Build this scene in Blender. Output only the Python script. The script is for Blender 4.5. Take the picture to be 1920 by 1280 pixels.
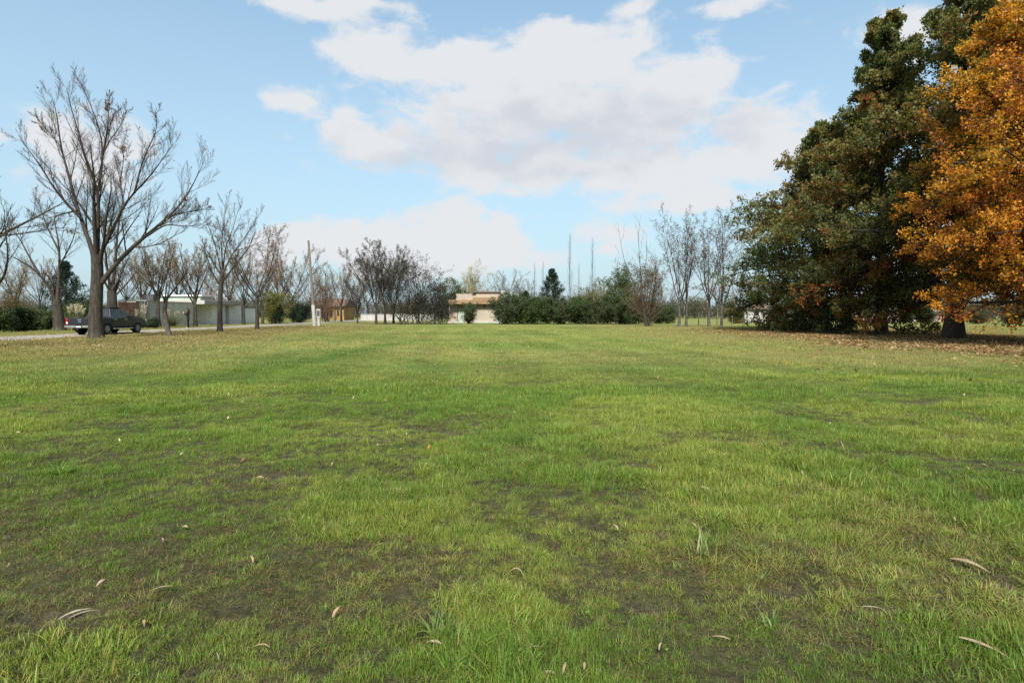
import bpy, bmesh, math, random
import numpy as np
from mathutils import Vector, Matrix

R = math.radians
sc = bpy.context.scene
for o in list(bpy.data.objects):
    bpy.data.objects.remove(o)

# ------------------------------------------------------------------ camera
FPX, CX, CY, HC = 1067.0, 960.0, 640.0, 1.5          # photo pixels, 20 mm lens, eye height
PITCH = -math.atan(54.0 / FPX)
cam_d = bpy.data.cameras.new("camera")
cam_d.lens = 20.0
cam_d.sensor_width = 36.0
cam_d.clip_start = 0.05
cam_d.clip_end = 3000
cam = bpy.data.objects.new("camera", cam_d)
sc.collection.objects.link(cam)
cam.location = (0, 0, HC)
cam.rotation_euler = (math.pi / 2 + PITCH, 0, 0)
sc.camera = cam

def pt(px, py, depth):
    """world point that the photo shows at pixel (px, py), at distance `depth` along +Y"""
    u, v = (px - CX) / FPX, (CY - py) / FPX
    dy = math.cos(PITCH) - v * math.sin(PITCH)
    dz = math.sin(PITCH) + v * math.cos(PITCH)
    s = depth / dy
    return np.array([u * s, depth, HC + dz * s])

def gpt(px, py):
    """ground point at a pixel below the horizon"""
    u, v = (px - CX) / FPX, (CY - py) / FPX
    dy = math.cos(PITCH) - v * math.sin(PITCH)
    dz = math.sin(PITCH) + v * math.cos(PITCH)
    s = -HC / dz
    return np.array([u * s, dy * s, 0.0])

def azel(px, py):
    p = pt(px, py, 10.0) - np.array([0, 0, HC])
    p = p / np.linalg.norm(p)
    return math.atan2(p[0], p[1]), math.asin(p[2])

# ------------------------------------------------------------------ sky, sun, exposure
SUN_AZ, SUN_EL = R(-176), R(47)       # azimuth from +Y towards +X : behind the camera, to the left
SKY = 0.10
EXPO = 1.0
world = bpy.data.worlds.new("World")
sc.world = world
world.use_nodes = True
W = world.node_tree
W.nodes.clear()

class NT:
    def __init__(self, nt): self.nt = nt
    def n(self, t, **kw):
        nd = self.nt.nodes.new(t)
        for k, v in kw.items(): setattr(nd, k, v)
        return nd
    def put(self, sock, v):
        if hasattr(v, "is_output"): self.nt.links.new(v, sock)
        elif v is not None:
            if hasattr(sock, "default_value"):
                try:
                    sock.default_value = v
                except Exception:
                    sock.default_value = tuple(v) + (1,)
    def m(self, op, a, b=None, c=None, clamp=False):
        nd = self.n("ShaderNodeMath", operation=op, use_clamp=clamp)
        self.put(nd.inputs[0], a); self.put(nd.inputs[1], b)
        if c is not None: self.put(nd.inputs[2], c)
        return nd.outputs[0]
    def v(self, op, a, b=None, out=0):
        nd = self.n("ShaderNodeVectorMath", operation=op)
        self.put(nd.inputs[0], a)
        if b is not None: self.put(nd.inputs[1], b)
        return nd.outputs[out]
    def noise(self, vec, scale, detail=4, rough=0.5, dist=0.0):
        nd = self.n("ShaderNodeTexNoise")
        if vec is not None: self.put(nd.inputs["Vector"], vec)
        nd.inputs["Scale"].default_value = scale
        nd.inputs["Detail"].default_value = detail
        nd.inputs["Roughness"].default_value = rough
        nd.inputs["Distortion"].default_value = dist
        return nd
    def ramp(self, fac, lo, hi, a=0.0, b=1.0, smooth=True):
        nd = self.n("ShaderNodeMapRange", interpolation_type="SMOOTHSTEP" if smooth else "LINEAR")
        self.put(nd.inputs["Value"], fac)
        for k, x in (("From Min", lo), ("From Max", hi), ("To Min", a), ("To Max", b)):
            self.put(nd.inputs[k], x)
        return nd.outputs[0]
    def mix(self, fac, a, b, mode="MIX"):
        nd = self.n("ShaderNodeMix", data_type="RGBA", blend_type=mode)
        self.put(nd.inputs[0], fac)
        for s, x in ((6, a), (7, b)):
            if hasattr(x, "is_output"): self.nt.links.new(x, nd.inputs[s])
            else: nd.inputs[s].default_value = tuple(x)[:3] + (1,)
        return nd.outputs[2]

w = NT(W)
sky = w.n("ShaderNodeTexSky", sky_type="NISHITA")
sky.sun_disc = False
sky.sun_elevation = SUN_EL
sky.sun_rotation = SUN_AZ
sky.altitude = 0
sky.air_density = 1.0
sky.dust_density = 0.6
sky.ozone_density = 1.0
tc = w.n("ShaderNodeTexCoord")
D = tc.outputs["Generated"]
sx = w.n("ShaderNodeSeparateXYZ"); W.links.new(D, sx.inputs[0])
az = w.m("ARCTAN2", sx.outputs[0], sx.outputs[1])
el = w.m("ARCSINE", sx.outputs[2])
cxyz = w.n("ShaderNodeCombineXYZ")
W.links.new(az, cxyz.inputs[0]); W.links.new(el, cxyz.inputs[1])
strD = w.v("MULTIPLY", D, (1, 1, 1.9))
nd1 = w.noise(strD, 9, 5, 0.55)
wob = w.v("MULTIPLY", w.v("SUBTRACT", nd1.outputs["Color"], (0.5, 0.5, 0.5)), (0.11, 0.075, 0))
AE = w.v("ADD", cxyz.outputs[0], wob)
# cloud banks: photo pixel centre, half width, half height, weight
BANKS = [(700, 105, 120, 50, 1), (860, 120, 190, 55, 1), (1060, 120, 190, 75, 1.1), (1090, 65, 110, 35, .8),
         (1260, 150, 130, 60, 1), (1000, 205, 260, 75, 1.1), (1180, 230, 190, 75, 1.1), (870, 265, 150, 60, 1),
         (640, 240, 62, 34, .75), (720, 285, 120, 45, .85), (960, 315, 250, 42, 1), (1250, 320, 240, 55, 1),
         (1420, 275, 110, 90, 1), (1530, 310, 110, 70, .5), (1330, 370, 190, 28, .6), (590, 28, 110, 32, .8), (700, 15, 90, 22, .7),
         (850, 428, 95, 56, 1.5), (945, 455, 66, 56, 1.4), (650, 455, 170, 44, 1.4), (780, 485, 280, 42, 1.4),
         (520, 470, 90, 40, .8), (170, 290, 105, 75, .85), (-20, 265, 50, 24, .6), (570, 185, 40, 26, .5),
         (1190, 28, 60, 20, .5), (1400, 12, 60, 18, .5), (1150, 440, 60, 22, .4), (1720, 60, 110, 55, .5), (940, 355, 60, 16, .5)]
def bank_union(banks, soft=0.25):
    acc = None
    for (bx, by, rx, ry, wt) in banks:
        a0, e0 = azel(bx, by)
        a1, _ = azel(bx + rx, by); a2, _ = azel(bx - rx, by)
        _, e1 = azel(bx, by - ry); _, e2 = azel(bx, by + ry)
        ra, re = abs(a1 - a2) / 2 * 1.03, abs(e1 - e2) / 2 * 1.05
        d = w.v("LENGTH", w.v("MULTIPLY", w.v("SUBTRACT", AE, (a0, e0, 0)), (1 / ra, 1 / re, 0)), out=1)
        b = w.m("MULTIPLY_ADD", d, -wt, wt)
        if acc is None: acc = b
        else:
            nd = w.n("ShaderNodeMath", operation="SMOOTH_MAX")
            W.links.new(acc, nd.inputs[0]); W.links.new(b, nd.inputs[1]); nd.inputs[2].default_value = soft
            acc = nd.outputs[0]
    return acc
U = bank_union(BANKS)
# the same broken cumulus goes on over the rest of the sky
gen = w.noise(strD, 2.6, 3, 0.5)
genv = w.m("MULTIPLY_ADD", gen.outputs["Fac"], 6.0, -3.05)
aaz = w.m("ABSOLUTE", az)
outside = w.m("MAXIMUM", w.ramp(aaz, 0.78, 1.0), w.ramp(el, 0.55, 0.75))
Uall = w.m("ADD", w.m("MULTIPLY", U, w.m("SUBTRACT", 1.0, outside)), w.m("MULTIPLY", genv, outside))
nd2 = w.noise(strD, 14, 8, 0.58, 0.35)
edge = w.m("MULTIPLY_ADD", nd2.outputs["Fac"], 2.3, -1.15)
dens = w.m("ADD", w.m("ADD", Uall, edge), 0.12)
mask = w.ramp(dens, -0.12, 0.56)
mask = w.m("MULTIPLY", mask, w.ramp(el, -0.02, 0.06, 0.5, 0.96))
GREY = [(1110, 245, 240, 62, 1), (930, 290, 200, 50, .9), (1250, 240, 150, 40, .8), (760, 300, 90, 30, .5)]
G = bank_union(GREY)
shade_n = w.noise(strD, 12, 6, 0.55, 0.3)
shade = w.ramp(w.m("ADD", w.m("MULTIPLY", G, w.m("SUBTRACT", 1.0, outside)), w.m("MULTIPLY_ADD", shade_n.outputs["Fac"], 3.4, -1.7)), -0.55, 0.95)
k = 1.0 / SKY / 2 ** EXPO                       # colours below are as the picture shows them
c_lit = tuple(c * k for c in (0.80, 0.82, 0.845))
c_dark = tuple(c * k for c in (0.65, 0.68, 0.735))
c_haze = tuple(c * k for c in (0.46, 0.62, 0.745))
cloud = w.mix(shade, c_lit, c_dark)
skyc = w.mix(1.0, sky.outputs[0], (1.22, 1.30, 1.14), "MULTIPLY")
skyc = w.mix(w.ramp(el, 0.58, 0.0, 0.12, 0.95, smooth=False), skyc, c_haze)
final = w.mix(mask, skyc, cloud)
bg = w.n("ShaderNodeBackground"); bg.inputs[1].default_value = SKY
W.links.new(final, bg.inputs[0])
wo = w.n("ShaderNodeOutputWorld"); W.links.new(bg.outputs[0], wo.inputs[0])
world.cycles.sampling_method = "MANUAL"
world.cycles.sample_map_resolution = 512

sd = bpy.data.lights.new("sun", "SUN")
sd.energy = 4.3
sd.angle = R(9)
sd.color = (1.0, 0.95, 0.87)
sun = bpy.data.objects.new("sun", sd)
sc.collection.objects.link(sun)
to_sun = Vector((math.sin(SUN_AZ) * math.cos(SUN_EL), math.cos(SUN_AZ) * math.cos(SUN_EL), math.sin(SUN_EL)))
sun.rotation_euler = to_sun.to_track_quat("Z", "Y").to_euler()
sun.location = to_sun * 80

vs = sc.view_settings
vs.view_transform = "Standard"; vs.look = "None"; vs.exposure = EXPO; vs.gamma = 1.0
vs.use_curve_mapping = False
cy = sc.cycles
cy.max_bounces = 5; cy.diffuse_bounces = 3; cy.glossy_bounces = 2; cy.transmission_bounces = 4
cy.transparent_max_bounces = 4
cy.caustics_reflective = False; cy.caustics_refractive = False
cy.use_denoising = False

# ------------------------------------------------------------------ helpers
COL = sc.collection
MATS = {}

def new_mat(name):
    m = bpy.data.materials.new(name); m.use_nodes = True
    m.node_tree.nodes.clear()
    MATS[name] = m
    return m, NT(m.node_tree)

def finish(t, shader):
    o = t.n("ShaderNodeOutputMaterial"); t.nt.links.new(shader, o.inputs[0])

def plain(name, col, rough=0.7, spec=0.3, var=0.12, scale=6.0, metal=0.0, bump=0.0, bscale=40.0, col2=None, coat=0.0):
    """painted / mineral surface with mottled colour and fine relief"""
    m, t = new_mat(name)
    co = t.n("ShaderNodeTexCoord").outputs["Object"]
    nz = t.noise(co, scale, 6, 0.6)
    dark = tuple(c * (1 - var * 1.6) for c in col); lite = tuple(min(1, c * (1 + var)) for c in col)
    if col2 is not None: dark = col2
    c = t.mix(t.ramp(nz.outputs["Fac"], 0.32, 0.7), dark, lite)
    p = t.n("ShaderNodeBsdfPrincipled")
    t.nt.links.new(c, p.inputs["Base Color"])
    p.inputs["Roughness"].default_value = rough
    p.inputs["Specular IOR Level"].default_value = spec
    p.inputs["Metallic"].default_value = metal
    if coat: p.inputs["Coat Weight"].default_value = coat
    if bump:
        b = t.n("ShaderNodeBump"); b.inputs["Strength"].default_value = bump; b.inputs["Distance"].default_value = 0.02
        t.nt.links.new(t.noise(co, bscale, 5, 0.6).outputs["Fac"], b.inputs["Height"])
        t.nt.links.new(b.outputs[0], p.inputs["Normal"])
    finish(t, p.outputs[0])
    return m

def foliage_mat(name, trans=0.35, rough=0.55, spec=0.25, inst=False):
    """leaf blades: colour per leaf from the mesh attribute (and per tuft tint)"""
    m, t = new_mat(name)
    a = t.n("ShaderNodeAttribute", attribute_name="col")
    c = a.outputs["Color"]
    if inst:
        i = t.n("ShaderNodeAttribute", attribute_name="tint", attribute_type="INSTANCER")
        c = t.mix(1.0, c, i.outputs["Color"], "MULTIPLY")
    p = t.n("ShaderNodeBsdfPrincipled")
    t.nt.links.new(c, p.inputs["Base Color"])
    p.inputs["Roughness"].default_value = rough
    p.inputs["Specular IOR Level"].default_value = spec
    tr = t.n("ShaderNodeBsdfTranslucent")
    c2 = t.mix(1.0, c, (1.15, 1.1, 0.6), "MULTIPLY")
    t.nt.links.new(c2, tr.inputs[0])
    ms = t.n("ShaderNodeMixShader"); ms.inputs[0].default_value = trans
    t.nt.links.new(p.outputs[0], ms.inputs[1]); t.nt.links.new(tr.outputs[0], ms.inputs[2])
    finish(t, ms.outputs[0])
    return m

def bark_mat(name, c1, c2, scale=9):
    m, t = new_mat(name)
    co = t.n("ShaderNodeTexCoord").outputs["Object"]
    st = t.v("MULTIPLY", co, (1, 1, 0.3))
    nz = t.noise(st, scale, 7, 0.65)
    big = t.noise(co, 1.3, 3, 0.5)
    c = t.mix(t.ramp(nz.outputs["Fac"], 0.35, 0.68), c1, c2)
    c = t.mix(t.m("MULTIPLY", t.ramp(big.outputs["Fac"], 0.5, 0.75), 0.5), c, (0.085, 0.085, 0.05))
    p = t.n("ShaderNodeBsdfPrincipled")
    t.nt.links.new(c, p.inputs["Base Color"]); p.inputs["Roughness"].default_value = 0.9
    p.inputs["Specular IOR Level"].default_value = 0.15
    b = t.n("ShaderNodeBump"); b.inputs["Strength"].default_value = 0.8; b.inputs["Distance"].default_value = 0.04
    t.nt.links.new(nz.outputs["Fac"], b.inputs["Height"]); t.nt.links.new(b.outputs[0], p.inputs["Normal"])
    finish(t, p.outputs[0])
    return m

def mesh_np(name, V, F, col=None, smooth=False):
    me = bpy.data.meshes.new(name)
    V = np.asarray(V, np.float32); F = np.asarray(F, np.int32)
    M, kk = F.shape
    me.vertices.add(len(V)); me.vertices.foreach_set("co", V.ravel())
    me.loops.add(M * kk); me.loops.foreach_set("vertex_index", F.ravel())
    me.polygons.add(M); me.polygons.foreach_set("loop_start", np.arange(M, dtype=np.int32) * kk)
    if smooth: me.polygons.foreach_set("use_smooth", np.ones(M, bool))
    me.update(calc_edges=True)
    if col is not None:
        a = me.color_attributes.new("col", "FLOAT_COLOR", "POINT")
        c = np.ones((len(V), 4), np.float32); c[:, :3] = col
        a.data.foreach_set("color", c.ravel())
    return me

def obj(name, me, mat=None, parent=None, loc=None, rz=0.0):
    o = bpy.data.objects.new(name, me); COL.objects.link(o)
    if mat is not None and me is not None and len(me.materials) == 0: me.materials.append(mat)
    if parent is not None: o.parent = parent
    if loc is not None: o.location = tuple(loc)
    if rz: o.rotation_euler = (0, 0, rz)
    return o

def tag(o, label=None, cat=None, group=None, kind=None):
    if label: o["label"] = label
    if cat: o["category"] = cat
    if group: o["group"] = group
    if kind: o["kind"] = kind
    return o

def empty(name, loc, rz=0.0):
    o = bpy.data.objects.new(name, None); COL.objects.link(o)
    o.empty_display_size = 0.2
    o.location = tuple(loc); o.rotation_euler = (0, 0, rz)
    return o

def copy_tree(root, loc, rz=0.0, scale=(1, 1, 1)):
    r = root.copy(); COL.objects.link(r)
    r.location = tuple(loc); r.rotation_euler = (0, 0, rz); r.scale = scale
    for ch in list(root.children):
        c = ch.copy(); COL.objects.link(c); c.parent = r
        for g in list(ch.children):
            d = g.copy(); COL.objects.link(d); d.parent = c
    return r

class MB:
    """collects boxes and prisms, builds one mesh"""
    def __init__(s): s.bm = bmesh.new()
    def box(s, x0, x1, y0, y1, z0, z1):
        vs_ = [s.bm.verts.new(p) for p in ((x0,y0,z0),(x1,y0,z0),(x1,y1,z0),(x0,y1,z0),(x0,y0,z1),(x1,y0,z1),(x1,y1,z1),(x0,y1,z1))]
        for f in ((3,2,1,0),(4,5,6,7),(0,1,5,4),(1,2,6,5),(2,3,7,6),(3,0,4,7)): s.bm.faces.new([vs_[i] for i in f])
        return s
    def poly(s, a, b):
        """loft two equal rings into a closed solid"""
        A = [s.bm.verts.new(p) for p in a]; B = [s.bm.verts.new(p) for p in b]
        n = len(A)
        for i in range(n): s.bm.faces.new((A[i], A[(i+1) % n], B[(i+1) % n], B[i]))
        s.bm.faces.new(A[::-1]); s.bm.faces.new(B)
        return s
    def rev(s, prof, axis="z", n=16, c=(0, 0, 0)):
        rings = []
        for r, h in prof:
            ring = []
            for i in range(n):
                a = 2 * math.pi * i / n
                p = {"z": (r*math.cos(a), r*math.sin(a), h), "x": (h, r*math.cos(a), r*math.sin(a)), "y": (r*math.sin(a), h, r*math.cos(a))}[axis]
                ring.append(s.bm.verts.new((p[0]+c[0], p[1]+c[1], p[2]+c[2])))
            rings.append(ring)
        for a, b in zip(rings, rings[1:]):
            for i in range(n): s.bm.faces.new((a[i], a[(i+1) % n], b[(i+1) % n], b[i]))
        s.bm.faces.new(rings[0][::-1]); s.bm.faces.new(rings[-1])
        return s
    def bevel(s, w_, seg=2):
        bmesh.ops.bevel(s.bm, geom=s.bm.edges[:], offset=w_, segments=seg, affect="EDGES", profile=0.6, clamp_overlap=True)
        return s
    def build(s, name, mat, parent=None, loc=None, smooth=False):
        bmesh.ops.recalc_face_normals(s.bm, faces=s.bm.faces[:])
        me = bpy.data.meshes.new(name); s.bm.to_mesh(me); s.bm.free()
        if smooth:
            for p in me.polygons: p.use_smooth = True
        return obj(name, me, mat, parent, loc)

# --- value noise shared by ground, grass and litter
def _h(ix, iy, seed):
    n = np.sin(ix * 127.1 + iy * 311.7 + seed * 74.7) * 43758.5453
    return n - np.floor(n)
def vnoise(x, y, seed=0):
    ix, iy = np.floor(x), np.floor(y); fx, fy = x - ix, y - iy
    fx = fx * fx * (3 - 2 * fx); fy = fy * fy * (3 - 2 * fy)
    a, b = _h(ix, iy, seed), _h(ix + 1, iy, seed); c, d = _h(ix, iy + 1, seed), _h(ix + 1, iy + 1, seed)
    return (a * (1 - fx) + b * fx) * (1 - fy) + (c * (1 - fx) + d * fx) * fy
def fbm(x, y, seed=0, oct_=4, rough=0.5):
    s = 0; a = 1; t = 0
    for i in range(oct_):
        s = s + a * vnoise(x * 2 ** i + 17.3 * i, y * 2 ** i - 9.1 * i, seed + i); t += a; a *= rough
    return s / t
def sstep(a, b, x):
    t = np.clip((x - a) / (b - a), 0, 1); return t * t * (3 - 2 * t)

# ------------------------------------------------------------------ the lawn: where it is lush, dry, bare
# bare mud spots: photo pixel, half length (m), half width (m), rotation
MUD = [(515, 893, .42, .16, .1), (760, 898, .36, .15, .0), (850, 887, .30, .12, .1), (105, 1003, .36, .09, .35), (1795, 988, .26, .11, 0),
       (1720, 853, .75, .16, .02), (1590, 858, .55, .10, .0), (1450, 862, .5, .09, 0), (270, 777, .6, .16, .1), (665, 738, .6, .13, .1), (50, 1190, .2, .08, .4),
       (1300, 1130, .42, .11, .05), (1500, 1110, .5, .08, 0), (1850, 1090, .35, .10, -.1), (1640, 1140, .5, .08, .0),
       (1030, 1180, .22, .06, 0), (1150, 745, .5, .14, 0), (300, 765, .35, .1, 0), (880, 1090, .3, .07, 0), (130, 1150, .35, .08, .2),
       (1900, 935, .4, .12, 0), (1160, 1080, .3, .07, .1), (1720, 1150, .3, .08, 0), (960, 960, .5, .08, 0), (1640, 705, .7, .16, .4), (450, 1230, .25, .06, .2)]
MUDP = [(gpt(a, b), c, d, e) for a, b, c, d, e in MUD]
def mud_mask(x, y):
    m = np.zeros_like(x)
    wob = (fbm(x * 5, y * 5, 5, 4) - .5) * 2.2 + .15
    for p, L, Wd, rot in MUDP:
        dx, dy = x - p[0], y - p[1]
        c, s = math.cos(rot), math.sin(rot)
        q = np.sqrt(((dx * c + dy * s) / (L * .85)) ** 2 + ((-dx * s + dy * c) / (Wd * .8)) ** 2)
        m = np.maximum(m, sstep(1.25, .5, q + wob))
    m = m * (.35 + .65 * sstep(.34, .56, fbm(x * 11, y * 11, 36, 3)))
    st = fbm(x * .9 + 31, y * 1.9, 35, 4)                      # thin worn streaks all over
    return np.maximum(m, sstep(.69, .78, st) * .65 * sstep(34, 10, y) * sstep(3.6, 6, y))
def dry_mask(x, y):
    """thin, straw-mixed, trampled turf: the strip nearest the camera and blotches further out"""
    band = sstep(2.45, 2.75, y + .18 * np.sin(x * 1.3 + .5)) * sstep(4.6, 3.3, y + .35 * (fbm(x * .9, y * .9, 21, 2) - .5) * 3)
    n = fbm(x * 1.1, y * 1.5, 31, 4)
    n2 = fbm(x * .33, y * .33, 41, 3)
    d = np.clip(band * .8 * sstep(.28, .55, n) + sstep(.5, .72, n) * .6 * sstep(14, 5, y), 0, 1)
    far = sstep(.5, .7, n2) * .4 * sstep(7, 16, y)
    return np.clip(np.maximum(d, far), 0, 1)
def litter_mask(x, y):
    r = sstep(11.5, 5.5, np.abs(x - 24.5) + (fbm(x * .5, y * .5, 61, 3) - .5) * 6) * sstep(12, 18, y) * sstep(53, 46, y)
    l = .6 * sstep(10.5, 4, np.abs(x + 22.5 + (fbm(x * .4, y * .4, 62, 3) - .5) * 6)) * sstep(15, 25, y)
    return np.maximum(r, l)
def strip_mask(x, y):
    """two lush darker strips left by old wheel tracks, running away over the left half"""
    a = gpt(480, 692); b = gpt(790, 638)
    dx, dy = b[0] - a[0], b[1] - a[1]; L = math.hypot(dx, dy); dx /= L; dy /= L
    t = (x - a[0]) * dx + (y - a[1]) * dy
    q = np.abs(-(x - a[0]) * dy + (y - a[1]) * dx + (fbm(x * .6, y * .6, 71, 2) - .5) * 1.2)
    return sstep(1.0, .35, q) * sstep(-3, 2, t) * sstep(L + 2, L - 5, t)
def turf_tint(x, y, mixdry=True):
    """living colour of the turf (linear rgb)"""
    n = fbm(x * .55, y * .55, 11, 4)[..., None]
    n3 = fbm(x * 2.2, y * 2.2, 12, 3)[..., None]
    lush = np.array([.128, .218, .032]); yel = np.array([.198, .275, .048]); deep = np.array([.070, .140, .022])
    straw = np.array([.225, .195, .075]); brown = np.array([.17, .125, .062]); far_c = np.array([.24, .295, .088])
    c = lush * (1 - sstep(.42, .66, n)) + yel * sstep(.42, .66, n)
    k = sstep(.55, .75, n3) * .45
    c = c * (1 - k) + deep * k
    k = (sstep(9, 36, y) * .75)[..., None]
    c = c * (1 - k) + far_c * k
    big = sstep(.40, .64, fbm(x * .11 + 5, y * .11, 15, 3))[..., None] * (sstep(8, 18, y))[..., None]
    c = c * (1 - .55 * big) + np.array([.27, .285, .10]) * .55 * big
    gb = sstep(.5, .68, fbm(x * .16 - 9, y * .2, 16, 3))[..., None] * (sstep(8, 18, y))[..., None]
    c = c * (1 - .6 * gb) + np.array([.12, .20, .04]) * .6 * gb
    mow = np.sin((x + .12 * y + 1.2 * (fbm(x * .2, y * .08, 18, 2) - .5)) * 2.6)[..., None] * (sstep(7, 14, y))[..., None]
    c = c * (1 + .075 * mow * np.array([1.2, 1.0, 1.2]))
    d = dry_mask(x, y)[..., None] * (1.0 if mixdry else sstep(5, 12, y)[..., None])
    c = c * (1 - .5 * d) + (straw * .5 + brown * .5) * .5 * d
    s = strip_mask(x, y)[..., None] * .7
    c = c * (1 - s) + np.array([.085, .17, .03]) * s
    tn = (.5 * sstep(5, 15, np.abs(x + 2) + 4 * (fbm(x * .3, y * .3, 64, 3) - .5)) * sstep(13, 22, y))[..., None]
    c = c * (1 - tn) + np.array([.27, .24, .10]) * tn
    l = litter_mask(x, y)[..., None] * .55
    c = c * (1 - l) + brown * 1.1 * l
    return c
def ground_z(x, y):
    near = sstep(24, 9, np.hypot(x, y))
    z = (fbm(x * .8, y * .8, 3, 3) - .5) * .10 + (fbm(x * 4, y * 4, 4, 3) - .5) * .05 + (fbm(x * 13, y * 13, 6, 2) - .5) * .022
    z = z - mud_mask(x, y) * .035
    return z * near

def axis(lo, hi, step, far, g=1.13):
    a = list(np.arange(lo, hi + 1e-6, step)); s = step
    while a[-1] < far: s *= g; a.append(a[-1] + s)
    s = step
    while a[0] > -far: s *= g; a.insert(0, a[0] - s)
    return np.array(a)
gx = axis(-9, 9, .06, 700); gy = axis(1.4, 12, .055, 700)
XX, YY = np.meshgrid(gx, gy)
ZZ = ground_z(XX, YY)
nx_, ny_ = len(gx), len(gy)
idx = np.arange(nx_ * ny_).reshape(ny_, nx_)
Fg = np.stack([idx[:-1, :-1], idx[:-1, 1:], idx[1:, 1:], idx[1:, :-1]], -1).reshape(-1, 4)
mudv = mud_mask(XX, YY)
thatch = turf_tint(XX, YY)
soil = np.array([.062, .053, .042])
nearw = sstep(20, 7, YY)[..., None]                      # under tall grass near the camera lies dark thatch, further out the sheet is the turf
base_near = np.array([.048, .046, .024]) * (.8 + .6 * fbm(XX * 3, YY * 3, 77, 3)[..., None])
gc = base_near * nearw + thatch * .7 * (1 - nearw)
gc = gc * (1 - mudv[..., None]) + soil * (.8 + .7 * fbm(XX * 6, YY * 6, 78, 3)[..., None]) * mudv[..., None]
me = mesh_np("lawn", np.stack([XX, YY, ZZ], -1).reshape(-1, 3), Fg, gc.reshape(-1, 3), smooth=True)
m, t = new_mat("turf_soil")
a = t.n("ShaderNodeAttribute", attribute_name="col")
po = t.n("ShaderNodeNewGeometry").outputs["Position"]
n1 = t.noise(po, 14, 6, .65); n2 = t.noise(po, 1.7, 5, .6); n3 = t.noise(po, 70, 4, .6)
c = t.mix(1.0, a.outputs["Color"], t.mix(t.ramp(n1.outputs["Fac"], .3, .72), (.55, .6, .5), (1.35, 1.3, 1.2)), "MULTIPLY")
c = t.mix(1.0, c, t.mix(t.ramp(n2.outputs["Fac"], .3, .7), (.85, .88, .8), (1.12, 1.1, 1.1)), "MULTIPLY")
p = t.n("ShaderNodeBsdfPrincipled"); t.nt.links.new(c, p.inputs["Base Color"])
p.inputs["Roughness"].default_value = .9; p.inputs["Specular IOR Level"].default_value = .15
b = t.n("ShaderNodeBump"); b.inputs["Strength"].default_value = 1.0; b.inputs["Distance"].default_value = .045
t.nt.links.new(t.m("ADD", n1.outputs["Fac"], t.m("MULTIPLY", n3.outputs["Fac"], .5)), b.inputs["Height"])
t.nt.links.new(b.outputs[0], p.inputs["Normal"])
finish(t, p.outputs[0])
tag(obj("lawn", me, m), kind="structure")

# road along the left, parallel to the line of sight
road_x0, road_x1 = -31.4, -26.8
ys = np.concatenate([np.arange(-60, 160, 1.5), np.arange(160, 500, 12)])
e0 = road_x0 + (fbm(ys * .4, ys * 0 + 3, 8, 3) - .5) * .7; e1 = road_x1 + (fbm(ys * .5, ys * 0 + 9, 9, 3) - .5) * .8
V = []; F = []
for i, y in enumerate(ys):
    for j in range(7):
        f = j / 6
        V.append((e0[i] * (1 - f) + e1[i] * f, y, .012 + .05 * math.sin(math.pi * f)))
    if i:
        for j in range(6): F.append((7*(i-1)+j, 7*(i-1)+j+1, 7*i+j+1, 7*i+j))
plain("road_gravel", (.25, .23, .20), .95, .1, .16, .8, bump=.6, bscale=30)
tag(obj("road", mesh_np("road", V, F, smooth=True), MATS["road_gravel"]), kind="structure")

# ------------------------------------------------------------------ grass (nobody could count it)
rng = np.random.default_rng(7)
foliage_mat("grass_blade", .38, .5, .3, inst=True)
def tuft(n, rad, h0, h1, width, lean, seg=3, dry=0.15, flat=0.0, seed=0):
    r = np.random.default_rng(seed)
    V = []; F = []; C = []
    for i in range(n):
        a = r.uniform(0, 2 * math.pi); rr = rad * math.sqrt(r.uniform())
        bx, by = rr * math.cos(a), rr * math.sin(a)
        la = a + r.normal(0, 1.1); hgt = r.uniform(h0, h1) * (1 - .3 * rr / rad)
        ln = abs(r.normal(lean, .35)) + flat
        curve = r.uniform(.3, 1.0)
        dx, dy = math.cos(la), math.sin(la)
        sxn, syn = -dy, dx
        tw = r.normal(0, .7); sxn, syn = sxn * math.cos(tw) - syn * math.sin(tw), sxn * math.sin(tw) + syn * math.cos(tw)
        wd = width * r.uniform(.6, 1.25)
        kk = r.uniform(.72, 1.3)
        c = np.array([kk * r.uniform(.9, 1.12), kk, kk * r.uniform(.8, 1.15)])
        if r.uniform() < dry: c = c * np.array([1.75, 1.12, 1.9])
        b0 = len(V); x, y, z = bx, by, -0.012
        ang = min(ln * .35, 1.3)
        for s in range(seg + 1):
            f = s / seg; wv = wd * (1 - f ** 1.6) * .5
            V.append((x - sxn * wv, y - syn * wv, z)); V.append((x + sxn * wv, y + syn * wv, z)); C += [c, c]
            st = hgt / seg
            x += dx * math.sin(ang) * st; y += dy * math.sin(ang) * st; z += math.cos(ang) * st
            ang = min(ang + ln * curve * .55, 2.0)
        for s in range(seg): q = b0 + 2 * s; F.append((q, q + 1, q + 3, q + 2))
    return mesh_np("grass_tuft", V, F, np.array(C))
src = bpy.data.collections.new("grass_sources")
def add_src(me):
    o = bpy.data.objects.new("grass_tuft.%03d" % len(src.objects), me); me.materials.append(MATS["grass_blade"]); src.objects.link(o)
for i in range(5): add_src(tuft(30, .055, .035, .085, .0042, .55, 3, .10, 0, 10 + i))       # 0-4 lush
for i in range(4): add_src(tuft(24, .065, .045, .11, .0034, 1.0, 4, .40, .35, 30 + i))        # 5-8 trampled, mixed
for i in range(3): add_src(tuft(20, .075, .04, .11, .0028, 1.3, 4, .95, .5, 50 + i))          # 9-11 straw
for i in range(4): add_src(tuft(46, .16, .04, .085, .0075, .6, 2, .14, 0, 70 + i))           # 12-15 mid distance
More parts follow.
